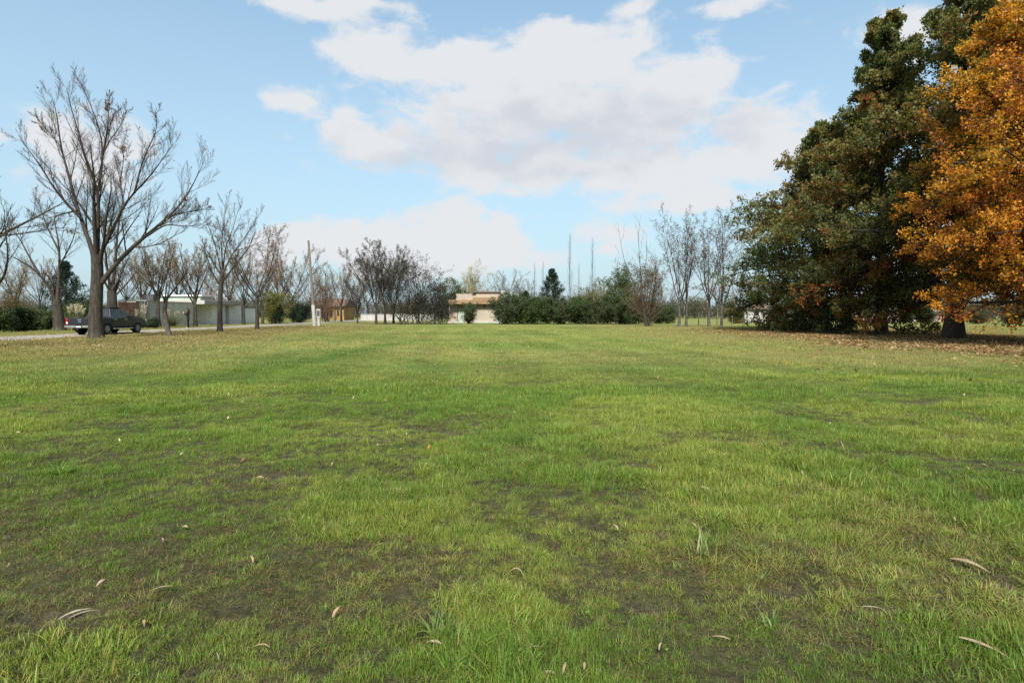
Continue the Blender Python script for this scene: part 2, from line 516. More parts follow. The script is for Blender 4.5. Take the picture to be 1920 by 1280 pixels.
for i in range(3): add_src(tuft(70, .42, .04, .085, .016, .6, 1, .16, 0, 90 + i))            # 16-18 far
for i in range(3): add_src(tuft(13, .045, .025, .05, .013, 1.1, 3, .05, .5, 110 + i))          # 19-21 broad-leaved weeds
def in_view(x, y, mrg): return np.abs(x) < .93 * y + mrg
pts_all = []
def scatter(y0, y1, per_m2, kinds, scale, mrg=1.7):
    half = .93 * y1 + mrg
    n = int(per_m2 * 2 * half * (y1 - y0))
    x = rng.uniform(-half, half, n); y = rng.uniform(y0, y1, n)
    kx = in_view(x, y, mrg); x, y = x[kx], y[kx]
    mud = mud_mask(x, y); d = dry_mask(x, y); lit = litter_mask(x, y)
    dens = 1 - .80 * mud - .14 * d * (y < 7) - .45 * lit
    dens *= sstep(.22, .58, fbm(x * 7, y * 7, 91, 3)) * .75 + .34
    kx = rng.uniform(size=len(x)) < dens
    x, y, d, mud, lit = x[kx], y[kx], d[kx], mud[kx], lit[kx]
    kx = ~((x > road_x0 - .2) & (x < road_x1 + .2))
    x, y, d, mud, lit = x[kx], y[kx], d[kx], mud[kx], lit[kx]
    n = len(x)
    tint = turf_tint(x, y, False)
    lushn = fbm(x * .9, y * .9, 101, 3)
    clm = fbm(x * 6, y * 6, 103, 3)
    hs = (.6 + .75 * sstep(.35, .7, lushn) * (1 - .5 * d) - .25 * mud) * (.32 + 1.45 * clm)
    s = scale * hs * rng.uniform(.75, 1.25, n)
    if kinds == "near":
        u = rng.uniform(size=n)
        k_ = np.where(u < .24 + .40 * d, 5 + rng.integers(0, 4, n), rng.integers(0, 5, n))
        k_ = np.where(u > 1 - .05 - .34 * d, 9 + rng.integers(0, 3, n), k_)
        wdp = fbm(x * 1.7 + 8, y * 1.7, 105, 3)
        k_ = np.where((k_ < 9) & (rng.uniform(size=n) < .015 + .10 * sstep(.55, .7, wdp)), 19 + rng.integers(0, 3, n), k_)
        st = ((k_ >= 9) & (k_ < 12))[:, None]
        tint = np.where(st, np.array([.135, .155, .042]) * rng.uniform(.45, 1.2, (n, 1)), tint)
    elif kinds == "mid": k_ = 12 + rng.integers(0, 4, n)
    else: k_ = 16 + rng.integers(0, 3, n)
    tint = tint * (1 - .12 * sstep(8.5, 3.5, y))[:, None] * rng.uniform(.78, 1.2, (n, 1)) * (1 + rng.normal(0, .05, (n, 3)))  # nearest tufts tinted darker: lens vignetting and grass self-shadow put into the colour
    rot = np.stack([rng.normal(0, .12, n), rng.normal(0, .12, n), rng.uniform(0, 6.283, n)], -1)
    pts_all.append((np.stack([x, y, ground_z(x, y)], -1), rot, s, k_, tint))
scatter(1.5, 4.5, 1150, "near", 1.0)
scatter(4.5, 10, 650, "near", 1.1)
scatter(10, 21, 125, "mid", 1.0, 2)
scatter(21, 62, 14, "far", 1.0, 3)
def thatch_pass(y0, y1, per_m2):
    """dead flattened blades lying on worn and bare ground"""
    half = .93 * y1 + 1.2; n = int(per_m2 * 2 * half * (y1 - y0))
    x = rng.uniform(-half, half, n); y = rng.uniform(y0, y1, n)
    k_ = in_view(x, y, 1.2) & (rng.uniform(size=n) < .12 + .45 * dry_mask(x, y) + .5 * mud_mask(x, y)); x, y = x[k_], y[k_]; n = len(x)
    tint = np.array([.105, .122, .036]) * rng.uniform(.3, 1.25, (n, 1)) * (1 + rng.normal(0, .06, (n, 3)))
    rot = np.stack([rng.normal(0, .45, n), rng.normal(0, .45, n), rng.uniform(0, 6.283, n)], -1)
    pts_all.append((np.stack([x, y, ground_z(x, y)], -1), rot, rng.uniform(.45, .95, n), 9 + rng.integers(0, 3, n), tint))
thatch_pass(1.5, 5, 620)
thatch_pass(5, 9, 260)
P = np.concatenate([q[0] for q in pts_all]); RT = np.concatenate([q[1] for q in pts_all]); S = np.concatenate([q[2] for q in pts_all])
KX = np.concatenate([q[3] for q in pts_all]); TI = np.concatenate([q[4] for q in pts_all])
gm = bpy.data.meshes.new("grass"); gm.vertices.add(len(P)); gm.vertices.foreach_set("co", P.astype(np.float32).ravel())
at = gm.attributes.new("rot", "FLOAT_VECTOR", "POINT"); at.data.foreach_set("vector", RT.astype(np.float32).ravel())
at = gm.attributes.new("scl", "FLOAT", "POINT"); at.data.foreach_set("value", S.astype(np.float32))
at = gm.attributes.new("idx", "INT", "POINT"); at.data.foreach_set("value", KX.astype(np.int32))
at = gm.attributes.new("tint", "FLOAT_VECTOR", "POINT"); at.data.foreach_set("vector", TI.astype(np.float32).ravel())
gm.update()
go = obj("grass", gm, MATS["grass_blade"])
tag(go, "short green lawn grass mixed with dry straw covering the field", "grass", kind="stuff")
ng = bpy.data.node_groups.new("grass_scatter", "GeometryNodeTree")
ng.interface.new_socket("Geometry", in_out="INPUT", socket_type="NodeSocketGeometry")
ng.interface.new_socket("Geometry", in_out="OUTPUT", socket_type="NodeSocketGeometry")
N = ng.nodes
gi = N.new("NodeGroupInput"); gout = N.new("NodeGroupOutput"); iop = N.new("GeometryNodeInstanceOnPoints")
ci = N.new("GeometryNodeCollectionInfo"); ci.inputs["Collection"].default_value = src
ci.inputs["Separate Children"].default_value = True; ci.inputs["Reset Children"].default_value = True
iop.inputs["Pick Instance"].default_value = True
def named(nm, tp):
    q = N.new("GeometryNodeInputNamedAttribute"); q.data_type = tp; q.inputs[0].default_value = nm; return q.outputs[0]
L = ng.links.new
L(gi.outputs[0], iop.inputs["Points"]); L(ci.outputs[0], iop.inputs["Instance"])
L(named("idx", "INT"), iop.inputs["Instance Index"])
L(named("rot", "FLOAT_VECTOR"), iop.inputs["Rotation"]); L(named("scl", "FLOAT"), iop.inputs["Scale"])
L(iop.outputs[0], gout.inputs[0])
md = go.modifiers.new("scatter", "NODES"); md.node_group = ng

# crumbs of earth on the bare spots
rc = np.random.default_rng(5)
ncl = 42000
x = rc.uniform(-9, 9, ncl); y = rc.uniform(1.6, 9.5, ncl)
k_ = in_view(x, y, 1) & (rc.uniform(size=ncl) < mud_mask(x, y) * .9 + .02); x, y = x[k_], y[k_]; ncl = len(x)
oc = np.array([(1, 0, 0), (0, 1, 0), (-1, 0, 0), (0, -1, 0), (0, 0, 1), (0, 0, -1)], float)
of = np.array([(0, 1, 4, 4), (1, 2, 4, 4), (2, 3, 4, 4), (3, 0, 4, 4), (1, 0, 5, 5), (2, 1, 5, 5), (3, 2, 5, 5), (0, 3, 5, 5)])[:, :3]
sz_ = rc.uniform(.004, .013, ncl) * np.where(rc.uniform(size=ncl) < .06, 2.0, 1)
Vc = oc[None] * sz_[:, None, None] * rc.uniform(.55, 1.35, (ncl, 6, 1)); th_ = rc.uniform(0, 6.28, ncl)
cx_, sx_ = np.cos(th_)[:, None], np.sin(th_)[:, None]
Vc = np.stack([Vc[..., 0] * cx_ - Vc[..., 1] * sx_, Vc[..., 0] * sx_ + Vc[..., 1] * cx_, Vc[..., 2] * .75], -1) + np.stack([x, y, ground_z(x, y) + sz_ * .25], -1)[:, None]
Fc = (of[None] + (np.arange(ncl) * 6)[:, None, None]).reshape(-1, 3)
plain("earth_crumb", (.075, .062, .048), .95, .1, .35, 9, bump=.5, bscale=120)
tag(obj("soil_crumbs", mesh_np("soil_crumbs", Vc.reshape(-1, 3), Fc), MATS["earth_crumb"]), "dark crumbs of earth on the worn bare spots", "soil", kind="stuff")

# ------------------------------------------------------------------ tree machinery
def norm(v): return v / np.maximum(np.linalg.norm(v, axis=-1, keepdims=True), 1e-9)

def sample(P, Rr, t):
    """P (B,n,3), Rr (B,n), t (B,m) in 0..1 -> points, directions, radii"""
    B, n, _ = P.shape
    f = np.clip(t, 0, .9999) * (n - 1); i = f.astype(int); fr = (f - i)[..., None]
    bi = np.arange(B)[:, None]
    p0, p1 = P[bi, i], P[bi, i + 1]
    return p0 * (1 - fr) + p1 * fr, norm(p1 - p0), Rr[bi, i] * (1 - fr[..., 0]) + Rr[bi, i + 1] * fr[..., 0]

def shoots(r, start, d, length, rad, nseg, up=0.0, wander=.15, taper=.25, droop=0.0):
    B = len(start); pts = [start]; rs = [rad]; d = norm(d)
    for s in range(nseg):
        d = norm(d + np.array([0, 0, up]) / nseg + r.normal(0, wander, (B, 3)) / math.sqrt(nseg) - np.array([0, 0, droop]) * (s / nseg) / nseg)
        pts.append(pts[-1] + d * (length / nseg)[:, None]); rs.append(rad * (1 - (1 - taper) * (s + 1) / nseg))
    return np.stack(pts, 1), np.stack(rs, 1)

def children(r, P, Rr, n, t0, t1, ang, ang_sd, ratio, nseg, up=0.0, wander=.2, rr=.55, lfun=None, taper=.25, droop=0.0, jit=.25, minr=.004, plen=None):
    B = len(P)
    t = (np.arange(n) + r.uniform(.1, .9, (B, n))) / n * (t1 - t0) + t0
    sp, sdv, sr = sample(P, Rr, t)
    if plen is None: plen = np.linalg.norm(np.diff(P, axis=1), axis=-1).sum(1)
    ref = np.where(np.abs(sdv[..., 2:3]) > .95, np.array([1., 0, 0]), np.array([0, 0, 1.]))
    e1 = norm(np.cross(sdv, ref)); e2 = np.cross(sdv, e1)
    phi = np.arange(n) * 2.39996 + r.uniform(0, 6.283, (B, 1)) + r.normal(0, .5, (B, n))
    if callable(ang): A = ang(t)
    else: A = ang
    A = np.clip(A + r.normal(0, ang_sd, (B, n)), .12, 1.9)
    d = sdv * np.cos(A)[..., None] + (e1 * np.cos(phi)[..., None] + e2 * np.sin(phi)[..., None]) * np.sin(A)[..., None]
    ln = plen[:, None] * ratio * r.uniform(1 - jit, 1 + jit, (B, n))
    ln = ln * (lfun(t) if lfun is not None else (1.05 - .6 * t))
    rad = np.maximum(np.minimum(sr * rr * r.uniform(.75, 1.1, (B, n)), ln * .03), minr)
    return shoots(r, sp.reshape(-1, 3), d.reshape(-1, 3), ln.ravel(), rad.ravel(), nseg, up, wander, taper, droop)

def tubes(batches):
    """batches of (P (B,n,3), R (B,n), sides) -> verts, quads"""
    Vs = []; Fs = []; off = 0
    for P, Rr, k in batches:
        B, n, _ = P.shape
        T = np.empty_like(P); T[:, 1:-1] = P[:, 2:] - P[:, :-2]; T[:, 0] = P[:, 1] - P[:, 0]; T[:, -1] = P[:, -1] - P[:, -2]
        T = norm(T)
        m0 = norm(P[:, -1] - P[:, 0])
        ref = np.where(np.abs(m0[:, 2:3]) > .8, np.array([1., .13, 0]), np.array([.1, .1, 1.]))[:, None, :]
        e1 = norm(np.cross(T, ref)); e2 = np.cross(T, e1)
        a = np.arange(k) * 2 * math.pi / k
        ring = P[:, :, None] + Rr[:, :, None, None] * (e1[:, :, None] * np.cos(a)[None, None, :, None] + e2[:, :, None] * np.sin(a)[None, None, :, None])
        Vs.append(ring.reshape(-1, 3))
        ii = (np.arange(B * n * k).reshape(B, n, k)) + off
        nx = np.roll(ii, -1, axis=2)
        Fs.append(np.stack([ii[:, :-1], nx[:, :-1], nx[:, 1:], ii[:, 1:]], -1).reshape(-1, 4))
        off += B * n * k
    return np.concatenate(Vs), np.concatenate(Fs)

def leaves(r, P, per, size, asp, cols, spread=.08, t0=.15, size_sd=.25, colfun=None, down=0.0):
    """diamond leaves, slightly folded, set along shoots P"""
    B = len(P)
    t = r.uniform(t0, 1.0, (B, per))
    sp, sdv, _ = sample(P, np.ones(P.shape[:2]), t)
    sp = sp.reshape(-1, 3) + r.normal(0, spread, (B * per, 3)); n = len(sp)
    ax = norm(sdv.reshape(-1, 3) * .5 + r.normal(0, .7, (n, 3)) - np.array([0, 0, down]))
    nr = norm(np.cross(ax, r.normal(0, 1, (n, 3)))); bi = np.cross(nr, ax)
    L_ = (size * np.clip(r.normal(1, size_sd, n), .45, 1.7))[:, None]
    Wd = L_ * asp * .5
    a = sp; c_ = sp + ax * L_
    b_ = sp + ax * L_ * .5 + bi * Wd + nr * Wd * .45; d_ = sp + ax * L_ * .55 - bi * Wd + nr * Wd * .45
    V = np.stack([a, b_, c_, d_], 1).reshape(-1, 3)
    F = np.arange(n * 4).reshape(n, 4)
    if colfun is not None: C = colfun(r, sp)
    else:
        cols = np.array(cols); C = cols[r.integers(0, len(cols), n)] * r.uniform(.7, 1.3, (n, 1))
    return V, F, np.repeat(C, 4, axis=0)

def resample(pts, rad0, rad1, n, cut=1.0):
    pts = np.array(pts, float)
    seg = np.linalg.norm(np.diff(pts, axis=0), axis=1); s = np.concatenate([[0], np.cumsum(seg)]); s /= s[-1]
    u = np.linspace(0, cut, n)
    # smooth (catmull-like) through a quadratic blur of the linear path
    q = np.stack([np.interp(u, s, pts[:, i]) for i in range(3)], 1)
    q2 = q.copy(); q2[1:-1] = .25 * q[:-2] + .5 * q[1:-1] + .25 * q[2:]
    return q2, rad0 + (rad1 - rad0) * (u / cut) ** .85

bark_mat("bark_dark", (.028, .024, .020), (.066, .058, .047))
bark_mat("bark_grey", (.048, .043, .037), (.115, .102, .088))
bark_mat("bark_pale", (.22, .21, .19), (.40, .385, .36))
bark_mat("twig", (.031, .026, .022), (.063, .053, .045), 20)
bark_mat("twig_red", (.12, .085, .07), (.20, .14, .115), 20)
foliage_mat("leaf", .48, .5, .25)
foliage_mat("dry_leaf", .25, .7, .15)

def trunk_flare(P, Rr):
    z = P[:, :, 2]
    return Rr * (1 + .30 * np.exp(-np.maximum(z, 0) / .30))

def assemble(name, base, rz, trunk, wood, leafset=None, bark="bark_dark", twig="twig", leafmat="leaf", leafname="leaves"):
    """Empty at the base > trunk, crown (> leaves)"""
    root = empty(name, base, rz)
    V, F = tubes(trunk); obj("trunk", mesh_np("trunk", V, F, smooth=True), MATS[bark], root)
    V, F = tubes(wood)
    cr = obj("crown", mesh_np("crown", V, F, smooth=True), MATS[twig], root)
    if leafset is not None:
        V = leafset[0]; obj(leafname, mesh_np(leafname, V, leafset[1], leafset[2]), MATS[leafmat], cr)
    return root

def cat_leaves(*ls):
    V = []; F = []; C = []; o = 0
    for v, f, c in ls: V.append(v); F.append(f + o); C.append(c); o += len(v)
    return np.concatenate(V), np.concatenate(F), np.concatenate(C)

DRYC = [(.20, .12, .07), (.25, .17, .09), (.15, .10, .07), (.28, .20, .11)]

def twiggery(r, limbs, dens=1.0, upb=.5, l2=.42, minr=.006, l3=.42, fine=True):
    """branches, branchlets and twigs along a batch of limbs (P,R)"""
    out = []
    P2, R2 = children(r, *limbs, max(3, int(9 * dens)), .18, 1.0, .56, .2, l2, 6, up=upb, wander=.15, rr=.42, minr=minr * 1.6)
    out.append((P2, R2, 5))
    P3, R3 = children(r, P2, R2, max(3, int(7 * dens)), .15, 1.0, .52, .2, l3, 4, up=upb * .8, wander=.15, rr=.5, minr=minr * 1.1)
    out.append((P3, R3, 4))
    last = P3
    if fine:
        P4, R4 = children(r, P3, R3, max(2, int(5 * dens)), .15, 1.0, .5, .22, .55, 3, up=upb * .5, wander=.16, rr=.6, minr=minr)
        out.append((P4, R4, 3)); last = P4
    return out, last

def bare_tree(name, seed, base, H, trunk_h, tr, spread=.55, nlimb=6, dens=1.0, lean=(0, 0), leafper=0, leafcols=DRYC, leafsize=.09, bark="bark_dark", twig="twig", rz=0.0, minr=.006, upb=.5, limb_up=.7):
    r = np.random.default_rng(seed)
    top = np.array([lean[0], lean[1], trunk_h * 1.25])
    tp, trd = resample([(0, 0, -.15), (lean[0] * .25 + r.normal(0, .05), lean[1] * .25, trunk_h * .4), (lean[0] * .7, lean[1] * .7, trunk_h * .85), top], tr, tr * .55, 9)
    T = (tp[None], trunk_flare(tp[None], trd[None]))
    L1 = children(r, T[0], T[1], nlimb, .62, 1.0, spread, .16, 1.0, 9, up=limb_up, wander=.2, rr=.62, lfun=lambda t: 1.0 + 0 * t, taper=.12, plen=np.array([H - trunk_h * .9]), jit=.2)
    tw, last = twiggery(r, L1, dens, upb, minr=minr)
    lf = leaves(r, last, leafper, leafsize, .55, leafcols, .05) if leafper else None
    return assemble(name, base, rz, [(T[0], T[1], 10)], [(L1[0], L1[1], 7)] + tw, lf, bark, twig, "dry_leaf")

def drawn_tree(name, seed, depth, trunk_px, r0, r1, limbs_px, extra=3, dens=1.0, leafper=0, bark="bark_dark", minr=.006, upb=.5, ext=1.0, l2=.30):
    """limbs follow the photographed ones in height and reach, each with its own run in depth"""
    r = np.random.default_rng(seed)
    base = pt(trunk_px[0][0], trunk_px[0][1], depth); base[2] = 0
    tp = [pt(a, b, depth) - base for a, b in trunk_px]; tp[0][2] = -.15
    q, rd = resample(tp, r0, r1, 10)
    T = (q[None], trunk_flare(q[None], rd[None]))
    Ps = []; Rs = []
    for pix, dd, w0, w1 in limbs_px:
        n = len(pix)
        pts = [pt(a, b, depth + dd * (i / (n - 1)) ** 1.2) - base for i, (a, b) in enumerate(pix)]
        q, rd = resample(pts, w0 * .64, w1 * .5, 12, .88); Ps.append(q); Rs.append(rd)
    L1 = (np.array(Ps), np.array(Rs))
    batches = [(L1[0], L1[1], 8)]
    if extra:
        X = children(r, T[0], T[1], extra, .75, 1.0, .6, .15, 1.0, 12 - 1, up=.7, wander=.2, rr=.5, lfun=lambda t: 1 + 0 * t, taper=.12, plen=np.array([float(np.max(L1[0][:, -1, 2]) - q[0, 2]) * .55]))
        L1 = (np.concatenate([L1[0], X[0]]), np.concatenate([L1[1], X[1]])); batches = [(L1[0], L1[1], 8)]
    tw, last = twiggery(r, L1, dens, upb, minr=minr, l2=l2)
    lf = leaves(r, last, leafper, .10, .6, DRYC, .06) if leafper else None
    if lf is not None:                                   # only some clusters still hang on
        n = len(lf[1]); cen = lf[0].reshape(n, 4, 3)[:, 0]
        keep = (np.sin(cen[:, 0] * 2.3 + 1) * np.sin(cen[:, 1] * 2.1) * np.sin(cen[:, 2] * 1.9 + 2) > .78) | (r.uniform(size=n) < .02)
        lf = (lf[0].reshape(n, 4, 3)[keep].reshape(-1, 3), np.arange(keep.sum() * 4).reshape(-1, 4), lf[2].reshape(n, 4, 3)[keep].reshape(-1, 3))
    return assemble(name, base, 0, [(T[0], T[1], 14)], batches + tw, lf, bark, "twig", "dry_leaf")

# ------------------------------------------------------------------ houses and walls
plain("render_beige", (.50, .48, .41), .85, .2, .10, .7)
plain("render_sand", (.33, .285, .225), .85, .2, .08, .6)
plain("render_pink", (.34, .27, .22), .85, .2, .08, .6)
plain("fascia_brown", (.24, .16, .09), .7, .25, .12, 1.2)
plain("white_paint", (.78, .78, .78), .6, .3, .06, .5)
plain("pale_concrete", (.36, .35, .33), .85, .2, .10, 1.0)
plain("brick_red", (.32, .18, .13), .85, .2, .22, 2.0)
plain("garage_grey", (.40, .41, .43), .6, .3, .08, .5)
plain("dark_metal", (.06, .06, .065), .5, .4, .15, 3)
plain("window_dark", (.03, .035, .04), .12, .6, .1, 2)
plain("orange_render", (.30, .18, .075), .85, .2, .12, .8)
plain("roof_tile", (.13, .09, .07), .8, .2, .2, 4)
plain("wood_post", (.16, .14, .115), .9, .1, .2, 8, bump=.4)
plain("green_panel", (.30, .36, .30), .5, .4, .1, 1)

def part(parent, name, mat, *boxes, bev=0.0):
    b = MB()
    for q in boxes: b.box(*q)
    if bev: b.bevel(bev, 1)
    return b.build(name, MATS[mat], parent)

def Yat(px, X):                     # how far along the road a pixel column meets the plane x = X
    return X * FPX / (px - CX)

# long low house beyond the road: facade faces the road at x = -38
hx = -38.0
h = empty("bungalow", (hx, 60, 0))
tag(h, "long low flat-roofed bungalow with beige wall, brick end and white garage beyond the road", "house")
def HY(px): return Yat(px, hx) - 60
part(h, "brick_wall", "brick_red", (-.35, 0.02, HY(222), HY(262), -.1, 2.55))
part(h, "front_wall", "render_beige", (-.33, 0, HY(262) + .003, HY(364), -.1, 2.62))
part(h, "wall_coping", "pale_concrete", (-.42, .07, HY(222) - .05, HY(364) - .003, 2.623, 2.72))
part(h, "wall_pier", "pale_concrete", (0.003, .12, HY(270), HY(273), 0, 2.6), (0.003, .12, HY(276), HY(279.5), 0, 2.6))
part(h, "roof_slab", "pale_concrete", (-8, 1.3, HY(364) + .01, HY(440), 2.5, 2.98), bev=.02)
part(h, "upper_block", "green_panel", (-6, -.6, HY(386), HY(410), 2.983, 3.55))
part(h, "upper_roof", "white_paint", (-6.3, -.3, HY(384), HY(413), 3.553, 3.68))
part(h, "garage_recess_wall", "garage_grey", (-7, -2.4, HY(364) + .005, HY(394), -.1, 2.495))
gd = part(h, "garage_door", "garage_grey", (-2.397, -2.33, HY(367), HY(391), 0, 2.25))
for k in range(5): part(gd, "door_rib", "pale_concrete", (-2.327, -2.31, HY(367), HY(391), .4 * k + .18, .4 * k + .21))
part(h, "white_wall", "white_paint", (-7, .25, HY(394) + .003, HY(451), -.1, 2.49))
part(h, "dark_pillar", "garage_grey", (.253, .45, HY(420), HY(424), 0, 2.49))
part(h, "side_gate", "dark_metal", (.253, .30, HY(450), HY(455), 0, 2.2))
part(h, "end_wall", "white_paint", (-7, .1, HY(455) + .003, HY(478), -.1, 2.1))
part(h, "chimney_box", "dark_metal", (-4, -3.2, HY(341), HY(346), -.1, 3.6))
part(h, "coping_right", "pale_concrete", (-7.05, .32, HY(440) + .005, HY(478), 2.5, 2.62))

# white house whose corner stands at the left edge
h = empty("white_house", (-38.5, 40, 0)); tag(h, "white house corner at the far left edge behind the shrubs", "house")
part(h, "wall", "white_paint", (-9, 0, -5, 2.6, -.1, 3.9))
part(h, "roof", "pale_concrete", (-9.3, .3, -5.3, 2.9, 3.903, 4.15), bev=.02)
wn = part(h, "window", "window_dark", (.003, .03, -2.5, -1.0, 1.0, 2.2))
part(wn, "window_frame", "dark_metal", (.031, .06, -2.55, -2.45, .95, 2.25)); part(wn, "window_frame", "dark_metal", (.031, .06, -1.05, -.95, .95, 2.25))

# flat-roofed house straight ahead
d = 84.0
o0 = pt(895, 605, d)
h = empty("flat_roofed_house", (o0[0], d, 0)); tag(h, "beige flat-roofed house with brown fascia band at the far end of the lawn", "house")
def HX(px): return (px - 895) / FPX * d
part(h, "wall", "render_pink", (HX(842), HX(872), 0, 7, -.1, 2.55))
part(h, "porch_wall", "render_sand", (HX(872) + .003, HX(942), -.6, 7, -.1, 2.72))
part(h, "fascia", "fascia_brown", (HX(843), HX(888), -1.2, 7.5, 2.723, 3.35), bev=.02)
part(h, "fascia_right", "fascia_brown", (HX(888) + .003, HX(941), -1.4, 7.5, 2.724, 3.72), bev=.02)
part(h, "parapet", "render_sand", (HX(856), HX(893), -.3, 7.6, 3.353, 4.25))
part(h, "parapet_right", "render_sand", (HX(893) + .003, HX(938), -.5, 7.6, 3.723, 4.42))
part(h, "roof_edge", "roof_tile", (HX(885), HX(939), -.7, 7.8, 4.423, 4.55))
part(h, "chimney", "pale_concrete", (HX(939), HX(949), 1.0, 2.2, 2.0, 4.75))
sd_ = part(h, "sliding_door", "green_panel", (HX(859), HX(873) - .01, -.06, -.003, 0, 2.15))
part(sd_, "door_frame", "dark_metal", (HX(859) - .1, HX(859) - .003, -.07, -.003, 0, 2.2), (HX(859), HX(873) - .01, -.07, -.003, 2.153, 2.25))
lm_ = part(h, "wall_lamp", "dark_metal", (HX(907), HX(909.5), -.75, -.605, 2.25, 2.55))
part(h, "plinth", "pale_concrete", (HX(842) - .05, HX(942) + .05, -.72, -.605, -.1, .25))

# ochre house behind the pole
d = 112.0
o0 = pt(628, 600, d)
h = empty("ochre_house", (o0[0], d, 0)); tag(h, "small ochre house with low brown pitched roof behind the pole", "house")
def HX2(px): return (px - 628) / FPX * d
part(h, "wall", "orange_render", (HX2(608), HX2(645), 0, 7, -.1, 2.7))
b = MB(); b.poly([(HX2(605), -.6, 2.703), (HX2(605), 7.6, 2.703), (HX2(605), 3.5, 4.3)], [(HX2(648), -.6, 2.703), (HX2(648), 7.6, 2.703), (HX2(648), 3.5, 4.3)])
b.build("roof", MATS["roof_tile"], h)
for q in (614, 628, 640):
    part(h, "veranda_post", "wood_post", (HX2(q) - .1, HX2(q) + .1, -.5, -.3, 0, 2.7))
part(h, "window", "window_dark", (HX2(619), HX2(624), -.04, -.003, .9, 2.0))
part(h, "window", "window_dark", (HX2(632), HX2(636), -.04, -.003, .9, 2.0))

# pale wall far behind the dark trees and a white shed at the right
d = 105.0
h = empty("boundary_wall", (pt(722, 600, d)[0], d, 0)); tag(h, "low pale boundary wall seen between the dark-leaved trees", "wall")
part(h, "wall", "pale_concrete", (-4.5, 9, 0, .25, -.1, 1.15)); part(h, "coping", "pale_concrete", (-4.55, 9.05, -.05, .3, 1.153, 1.23))
d = 88.0
h = empty("white_shed", (pt(1412, 604, d)[0], d, 0)); tag(h, "small pale shed with dark window left of the green oaks", "shed")
part(h, "wall", "pale_concrete", (-1.3, 2.4, 0, 3, -.1, 2.0))
b = MB(); b.poly([(-1.6, -.4, 2.003), (-1.6, 3.4, 2.003), (-1.6, 1.5, 2.7)], [(2.7, -.4, 2.003), (2.7, 3.4, 2.003), (2.7, 1.5, 2.7)]); b.build("roof", MATS["roof_tile"], h)
wn = part(h, "window", "window_dark", (.1, .9, -.03, -.003, 1.0, 1.65)); part(wn, "window_sill", "pale_concrete", (.02, .98, -.07, -.003, .92, .997))
part(h, "door", "pale_concrete", (1.35, 2.1, -.04, -.003, 0, 1.8))
d = 96.0
h = empty("pink_house", (pt(1690, 600, d)[0], d, 0)); tag(h, "low pinkish house half hidden behind the trunks of the oaks", "house")
part(h, "wall", "render_pink", (-9, 8, 0, 6, -.1, 2.7)); part(h, "roof", "roof_tile", (-9.5, 8.5, -.6, 6.5, 2.703, 3.0), bev=.02)
for q in (-7, -2.5, 2, 6): part(h, "window", "window_dark", (q, q + 1.3, -.04, -.003, 1, 2.1))

# utility pole and its neighbours
p0 = gpt(590, 613)
u = empty("utility_pole", p0); tag(u, "tall leaning utility pole with pale lower half beside the road", "pole")
lean = -.055
def cyl(parent, name, mat, z0, z1, r0, r1, n=12, smooth=True):
    b = MB(); rings = []
    for i in range(5):
        f = i / 4; z = z0 + (z1 - z0) * f; r_ = r0 + (r1 - r0) * f
        rings.append([b.bm.verts.new((lean * z + r_ * math.cos(2*math.pi*j/n), r_ * math.sin(2*math.pi*j/n), z)) for j in range(n)])
    for a, c in zip(rings, rings[1:]):
        for j in range(n): b.bm.faces.new((a[j], a[(j+1) % n], c[(j+1) % n], c[j]))
    b.bm.faces.new(rings[-1]); b.bm.faces.new(rings[0][::-1])
    return b.build(name, MATS[mat], parent)
cyl(u, "base_sleeve", "pale_concrete", -.1, 2.3, .2, .185)
cyl(u, "shaft", "wood_post", 2.303, 8.9, .15, .10)
cyl(u, "cap", "dark_metal", 8.903, 8.96, .11, .06)
p0 = gpt(598, 611)
u = empty("meter_post", p0); tag(u, "short grey meter box on a post next to the leaning pole", "meter box")
part(u, "post", "pale_concrete", (-.12, .12, -.12, .12, -.1, .9)); part(u, "meter_box", "pale_concrete", (-.22, .22, -.16, .16, .903, 1.9), bev=.02)
part(u, "box_door", "dark_metal", (-.16, .16, -.172, -.163, 1.1, 1.75))
# white tank by the flat-roofed house
p0 = pt(935, 605, 80); u = empty("white_tank", (p0[0], 80, 0)); tag(u, "white plastic tank standing at the right corner of the flat-roofed house", "tank")
b = MB(); b.rev([(.42, .12), (.48, .2), (.48, .95), (.42, 1.12), (.2, 1.2)], n=16); b.build("tank_body", MATS["white_paint"], u, smooth=True)
b = MB(); b.rev([(.14, 1.18), (.14, 1.27), (.1, 1.3)], n=12); b.build("lid", MATS["garage_grey"], u); part(u, "plinth", "pale_concrete", (-.5, .5, -.5, .5, -.1, .118))
# wire fence at the right, its posts and a rail
u = empty("wire_fence", (0, 66, 0)); tag(u, "thin wire fence on slim posts across the right end of the lawn", "fence")
for q in (1310, 1345, 1373, 1401, 1432):
    x = pt(q, 600, 66)[0]; part(u, "fence_post", "wood_post", (x - .06, x + .06, -.06, .06, -.1, 2.0 if q in (1373, 1401) else 1.5))
x0, x1 = pt(1310, 600, 66)[0], pt(1432, 600, 66)[0]
for z in (.45, .85, 1.25): part(u, "wire", "dark_metal", (x0, x1, .062, .074, z, z + .012))

